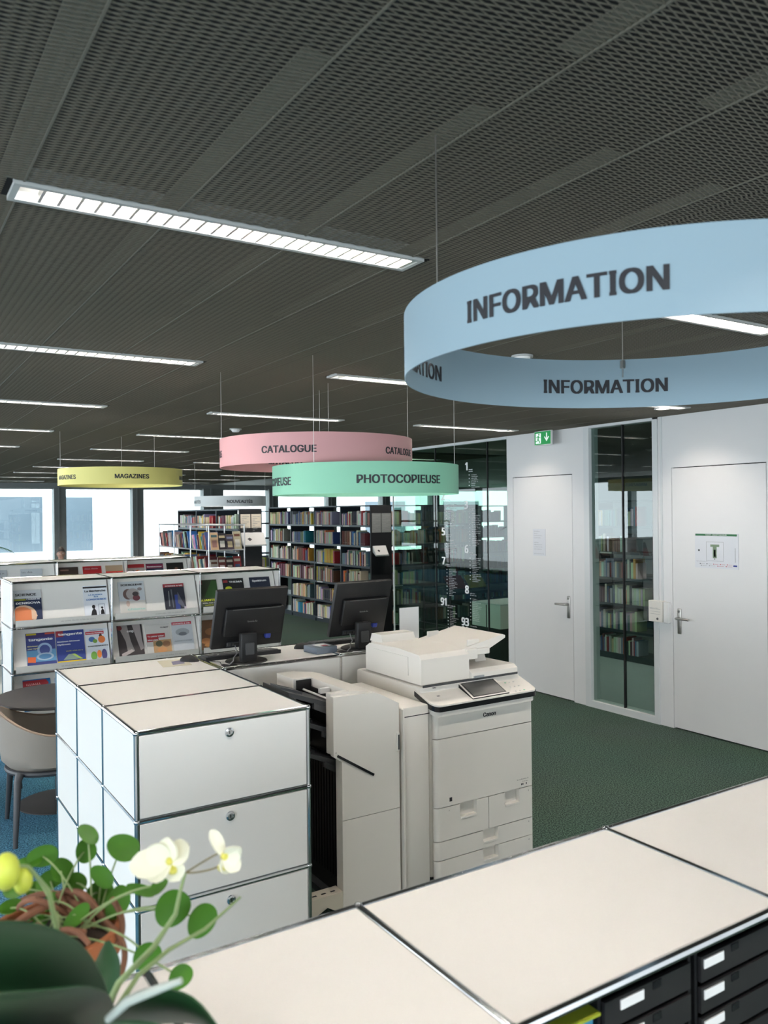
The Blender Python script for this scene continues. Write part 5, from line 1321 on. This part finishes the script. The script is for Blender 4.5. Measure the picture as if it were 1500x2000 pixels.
pot_c = V(.25, 1.385, 0); PR = .105
pl = thing('potted_pilea', 'round-leaved green plant in a terracotta pot on the counter', 'plant', (pot_c.x, pot_c.y, ZC))
m = MB(); rim = 1.292
m.lathe([(.001, ZC), (.068, ZC), (.092, rim - .045), (.102, rim - .043), (PR, rim), (PR - .01, rim), (PR - .014, rim - .03), (.001, rim - .03)], (pot_c.x, pot_c.y, 0), 40); m.build('pot', TERRA, pl)
m = MB(); m.lathe([(PR - .015, rim - .022), (.06, rim - .008), (.001, rim - .002)], (pot_c.x, pot_c.y, 0), 24); m.build('soil', SOIL, pl)
Rp = random.Random(12)
for k in range(16):
    a = Rp.uniform(0, 2 * pi); b = a + Rp.uniform(.6, 2.2); r1 = Rp.uniform(.02, .08); r2 = Rp.uniform(.06, PR)
    p0 = pot_c + V(r1 * cos(a), r1 * sin(a), rim - .01); p2 = pot_c + V(r2 * cos(b), r2 * sin(b), rim + Rp.uniform(-.01, .02)); p1 = (p0 + p2) / 2 + V(Rp.uniform(-.03, .03), Rp.uniform(-.03, .03), Rp.uniform(.02, .07))
    m = MB(); m.path(curve(p0, p1, p2), Rp.uniform(.003, .0065), 7); m.build('root', ROOT, pl)
for (pa, pb, pc_) in (((218, 1755, 1.32), (255, 1800, 1.3), (228, 1850, 1.28)), ((205, 1800, 1.3), (262, 1840, 1.28), (235, 1905, 1.25)), ((110, 1770, 1.35), (125, 1700, 1.36), (175, 1790, 1.34))):
    m = MB(); m.path(curve(P(*pa), P(*pb), P(*pc_)), .0048, 8); m.build('root', ROOT, pl)
crown = pot_c + V(.02, .0, rim)
# leaves: picture x, y, depth, radius (px), aspect, turn, tilt of the face
leaves = [(172, 1632, 1.40, 31, .58, .15, (.1, -.4, 1)), (167, 1662, 1.41, 21, 1.1, .4, (.2, -1, .2)), (240, 1656, 1.38, 33, .78, -.45, (.1, -.9, .5)), (200, 1712, 1.36, 27, .62, -.8, (-.3, -.9, .3)), (193, 1745, 1.37, 28, .8, .3, (0, -1, .4)), (228, 1762, 1.35, 32, .82, .8, (.3, -.9, .2)),
          (336, 1773, 1.24, 36, .96, .2, (.0, -1, .15)), (393, 1797, 1.24, 34, .92, .3, (.2, -1, .1)), (287, 1866, 1.2, 28, .85, .3, (-.2, -1, .2)), (352, 1908, 1.18, 26, .8, .4, (0, -1, .6)), (83, 1672, 1.40, 20, 1.5, 1.57, (0, -1, .3)), (50, 1690, 1.38, 32, .5, .2, (0, -.5, 1)),
          (120, 1700, 1.42, 24, 1, .2, (.3, -.8, .6)), (98, 1720, 1.41, 27, .7, .4, (-.2, -.7, .7)), (70, 1742, 1.40, 22, .9, .4, (.3, -.7, .7)), (30, 1735, 1.38, 26, .8, .4, (.1, -.6, .8)), (148, 1725, 1.42, 22, .9, .4, (-.4, -.9, .3)), (20, 1772, 1.34, 25, .6, .1, (.2, -.5, .8)), (60, 1790, 1.33, 14, .6, .1, (.2, -.7, .8)),
          (100, 1762, 1.33, 20, .75, .6, (.2, -.9, .6)), (150, 1790, 1.29, 30, .5, .7, (-.2, -.8, .5)), (78, 1800, 1.31, 16, .7, .2, (.1, -.8, .5)), (275, 1740, 1.30, 30, .4, -.6, (.1, -.6, .6)), (310, 1728, 1.27, 24, .55, .5, (.2, -.8, .5))]
for (x, y, d, r_, asp, ang, nr) in leaves:
    c = P(x, y, d); rr_ = r_ / F_PX * d
    lf = round_leaf(c, nr, rr_, asp, ang, .12, 'leaf', LEAFP, pl)
    root = crown + V(Rp.uniform(-.03, .06), Rp.uniform(-.05, .03), -.01)
    mid = (root + c) / 2 + V(0, 0, .03) + (c - crown) * .05
    m = MB(); m.path(curve(root, mid, c - Vector(nr).normalized() * .003), .0016, 6); m.build('petiole', STEMG, pl)
# orchid in a white pot nearer the camera
oc = P(175, 1975, 1.14); oc = V(oc.x, oc.y, 0)
orc = thing('potted_orchid', 'white flowering orchid with broad dark leaves in a white pot at the counter corner', 'plant', (oc.x, oc.y, ZC))
m = MB(); zr = 1.215
m.lathe([(.001, ZC), (.05, ZC), (.064, zr - .006), (.068, zr), (.06, zr), (.055, zr - .02), (.001, zr - .02)], (oc.x, oc.y, 0), 36); m.build('pot', CERAM, orc)
m = MB(); m.lathe([(.056, zr - .016), (.03, zr - .004), (.001, zr)], (oc.x, oc.y, 0), 20); m.build('bark', SOIL, orc)
oz = V(oc.x, oc.y, zr)
def big_leaf(px_pts, widths, side=None):
    pts = [P(*p) for p in px_pts]; K = len(pts); fine = []; fw2 = []
    for i in range(K - 1):
        for t in (0, .25, .5, .75): fine.append(pts[i].lerp(pts[i + 1], t)); fw2.append(widths[i] * (1 - t) + widths[i + 1] * t)
    fine.append(pts[-1]); fw2.append(widths[-1])
    for _ in range(3):
        for i in range(1, len(fine) - 1): fine[i] = (fine[i - 1] + fine[i] * 2 + fine[i + 1]) / 4; fw2[i] = (fw2[i - 1] + 2 * fw2[i] + fw2[i + 1]) / 4
    return strap_leaf(fine, fw2, side or (RT * .3 + UP), 'leaf', LEAFD, orc)
big_leaf([(205, 2000, 1.07), (165, 1925, 1.02), (90, 1868, .97), (0, 1845, .93), (-110, 1850, .90), (-190, 1880, .88)], [.010, .026, .048, .058, .052, .02], UP * .9 + RT * .35 - FW * .35)
big_leaf([(205, 2010, 1.05), (140, 1972, .97), (50, 1962, .91), (-50, 1970, .88), (-130, 2000, .86)], [.016, .046, .060, .060, .03], UP * .7 - FW * .6)
big_leaf([(205, 2010, 1.07), (265, 1982, 1.0), (330, 1972, .95), (390, 1985, .92), (432, 2020, .90)], [.012, .026, .034, .030, .006], UP * .75 - FW * .5)
big_leaf([(195, 2040, 1.0), (120, 2030, .92), (20, 2030, .88), (-80, 2050, .86)], [.02, .045, .05, .03], UP * .6 - FW * .6)
big_leaf([(200, 2040, 1.0), (255, 2030, .93), (330, 2032, .88), (400, 2060, .86)], [.02, .034, .034, .02], UP * .6 - FW * .6)
big_leaf([(196, 1985, 1.10), (204, 1930, 1.12), (211, 1878, 1.14), (210, 1838, 1.16)], [.012, .022, .019, .003], RT)
m = MB(); sp_ = [P(200, 1985, 1.1), P(232, 1920, 1.1), P(300, 1850, 1.12), P(343, 1785, 1.14), P(352, 1740, 1.15), P(362, 1705, 1.16)]
m.path(sp_, [.0048, .0045, .004, .003, .0026, .0022], 8); m.build('stem', STEMG, orc)
m = MB(); m.path([P(215, 1990, 1.05), P(270, 1905, 1.08), P(330, 1855, 1.12), P(400, 1815, 1.16), P(470, 1752, 1.2)], [.004, .0034, .003, .0026, .0015], 8); m.build('stem', STEMG, orc)
m = MB(); m.path([P(212, 1990, .93), P(250, 1955, .905), P(300, 1935, .90), P(354, 1915, .895)], [.005, .0055, .005, .0035], 8); m.build('aerial_root', mat('aerial_root_grey', (.45, .5, .45), rough=.6), orc)
m = MB()
for a, b, c in (((362, 1705, 1.16), (385, 1690, 1.16), (428, 1665, 1.17)), ((362, 1705, 1.16), (400, 1705, 1.16), (428, 1692, 1.17)), ((362, 1705, 1.16), (340, 1702, 1.15), (322, 1682, 1.14))): m.path(curve(P(*a), P(*b), P(*c), 6), .0014, 6)
m.build('pedicel', STEMB, orc)
def flower(c, nrm, R_, petals, lip):
    fl = None; nrm = Vector(nrm).normalized()
    m = MB(); m.sphere(c, .006, 10, 0); fl = m.build('flower', PETALY, orc)
    for (dx, dy, ln, wd, ft) in petals:
        dirv = (RT * dx + UP * dy).normalized(); side = dirv.cross(nrm)
        base = Vector(c); pts = [base + dirv * ln * t + nrm * (ft * t * t * ln) for t in (0, .2, .4, .6, .8, .93, 1)]
        strap_leaf(pts, [wd * q for q in (.25, .7, .95, 1, .85, .5, .12)], side, 'petal', PETAL, fl, .18, 7)
    p = Vector(c) + RT * lip[0] + UP * lip[1]; m = MB(); m.sphere(p, .008, 10, 0, (1, 1, .8)); m.build('lip', PETALY, fl)
    return fl
flower(P(332, 1682, 1.14), -FW * .6 + UP * .3 - RT * .4, .03, [(-1, -.15, .05, .020, .2), (-.55, -.6, .035, .016, .3), (0, 1, .032, .018, .1), (.8, .65, .036, .018, .1), (.5, -.7, .034, .017, .3), (-.7, .4, .034, .016, .1)], (.004, -.012))
flower(P(438, 1672, 1.17), -FW * .5 + RT * .6, .03, [(-.5, 1, .042, .010, .0), (.6, .35, .024, .013, .2), (.6, -.6, .026, .013, .2), (.1, -.9, .024, .012, .2), (1, 0, .022, .013, .1)], (-.002, -.016))
for (x, y, d, r_, nm) in ((12, 1702, 1.0, .02, 'bud'), (45, 1720, 1.02, .0145, 'bud')):
    m = MB(); m.sphere(P(x, y, d), r_, 16, 0, (.8, .8, 1.15)); m.build(nm, BUD, orc)
m = MB(); m.path([P(175, 1990, 1.08), P(120, 1860, 1.05), P(95, 1740, 1.03), P(55, 1692, 1.02), P(20, 1690, 1.0), P(-30, 1690, .98)], [.004, .0035, .003, .0024, .002, .002], 8); m.build('stem', STEMG, orc)

# palm whose leaf tips reach in at the picture edge
pm_c = place(-62, 8.6)
pm = thing('potted_palm', 'palm with narrow leaf tips at the picture edge behind the half hidden rack', 'plant', (pm_c.x, pm_c.y + 2.2, 0)); pc3 = V(pm_c.x, pm_c.y + 2.2, 0)
m = MB(); m.lathe([(.001, 0), (.15, 0), (.19, .35), (.2, .36), (.17, .36), (.001, .33)], pc3, 28); m.build('pot', CERAM, pm)
m = MB(); m.path([pc3 + V(0, 0, .3), pc3 + V(.02, 0, .8), pc3 + V(0, .02, 1.3)], [.035, .028, .02], 8); m.build('trunk', ROOT, pm)
for k in range(11):
    a = 2 * pi * k / 11 + .2; L_ = .5 + .12 * ((k * 5) % 3); p0 = pc3 + V(0, .02, 1.3); p2 = p0 + V(L_ * cos(a), L_ * sin(a), .12 * ((k * 7) % 4) - .05); p1 = p0 + (p2 - p0) * .5 + V(0, 0, .3)
    cv = curve(p0, p1, p2, 14); m = MB(); m.path(cv, .004, 5)
    for i in range(3, 15):
        d = (cv[i] - cv[i - 1]).normalized(); sd = d.cross(V(0, 0, 1)).normalized()
        for s_ in (-1, 1):
            tip = cv[i] + sd * s_ * .14 * (1 - i / 22) + d * .1 - V(0, 0, .04); b2 = d * .008
            m.add([cv[i] - b2, cv[i] + b2, tip], [(0, 1, 2)])
    m.build('frond', mat('palm_green', (.03, .10, .02), rough=.5, noise=.2), pm)

# remove bookkeeping marks
for o in bpy.data.objects:
    for k in ('_b', '_pb'):
        if k in o: del o[k]
    if o.type == 'EMPTY' and o.get('label') == '': pass
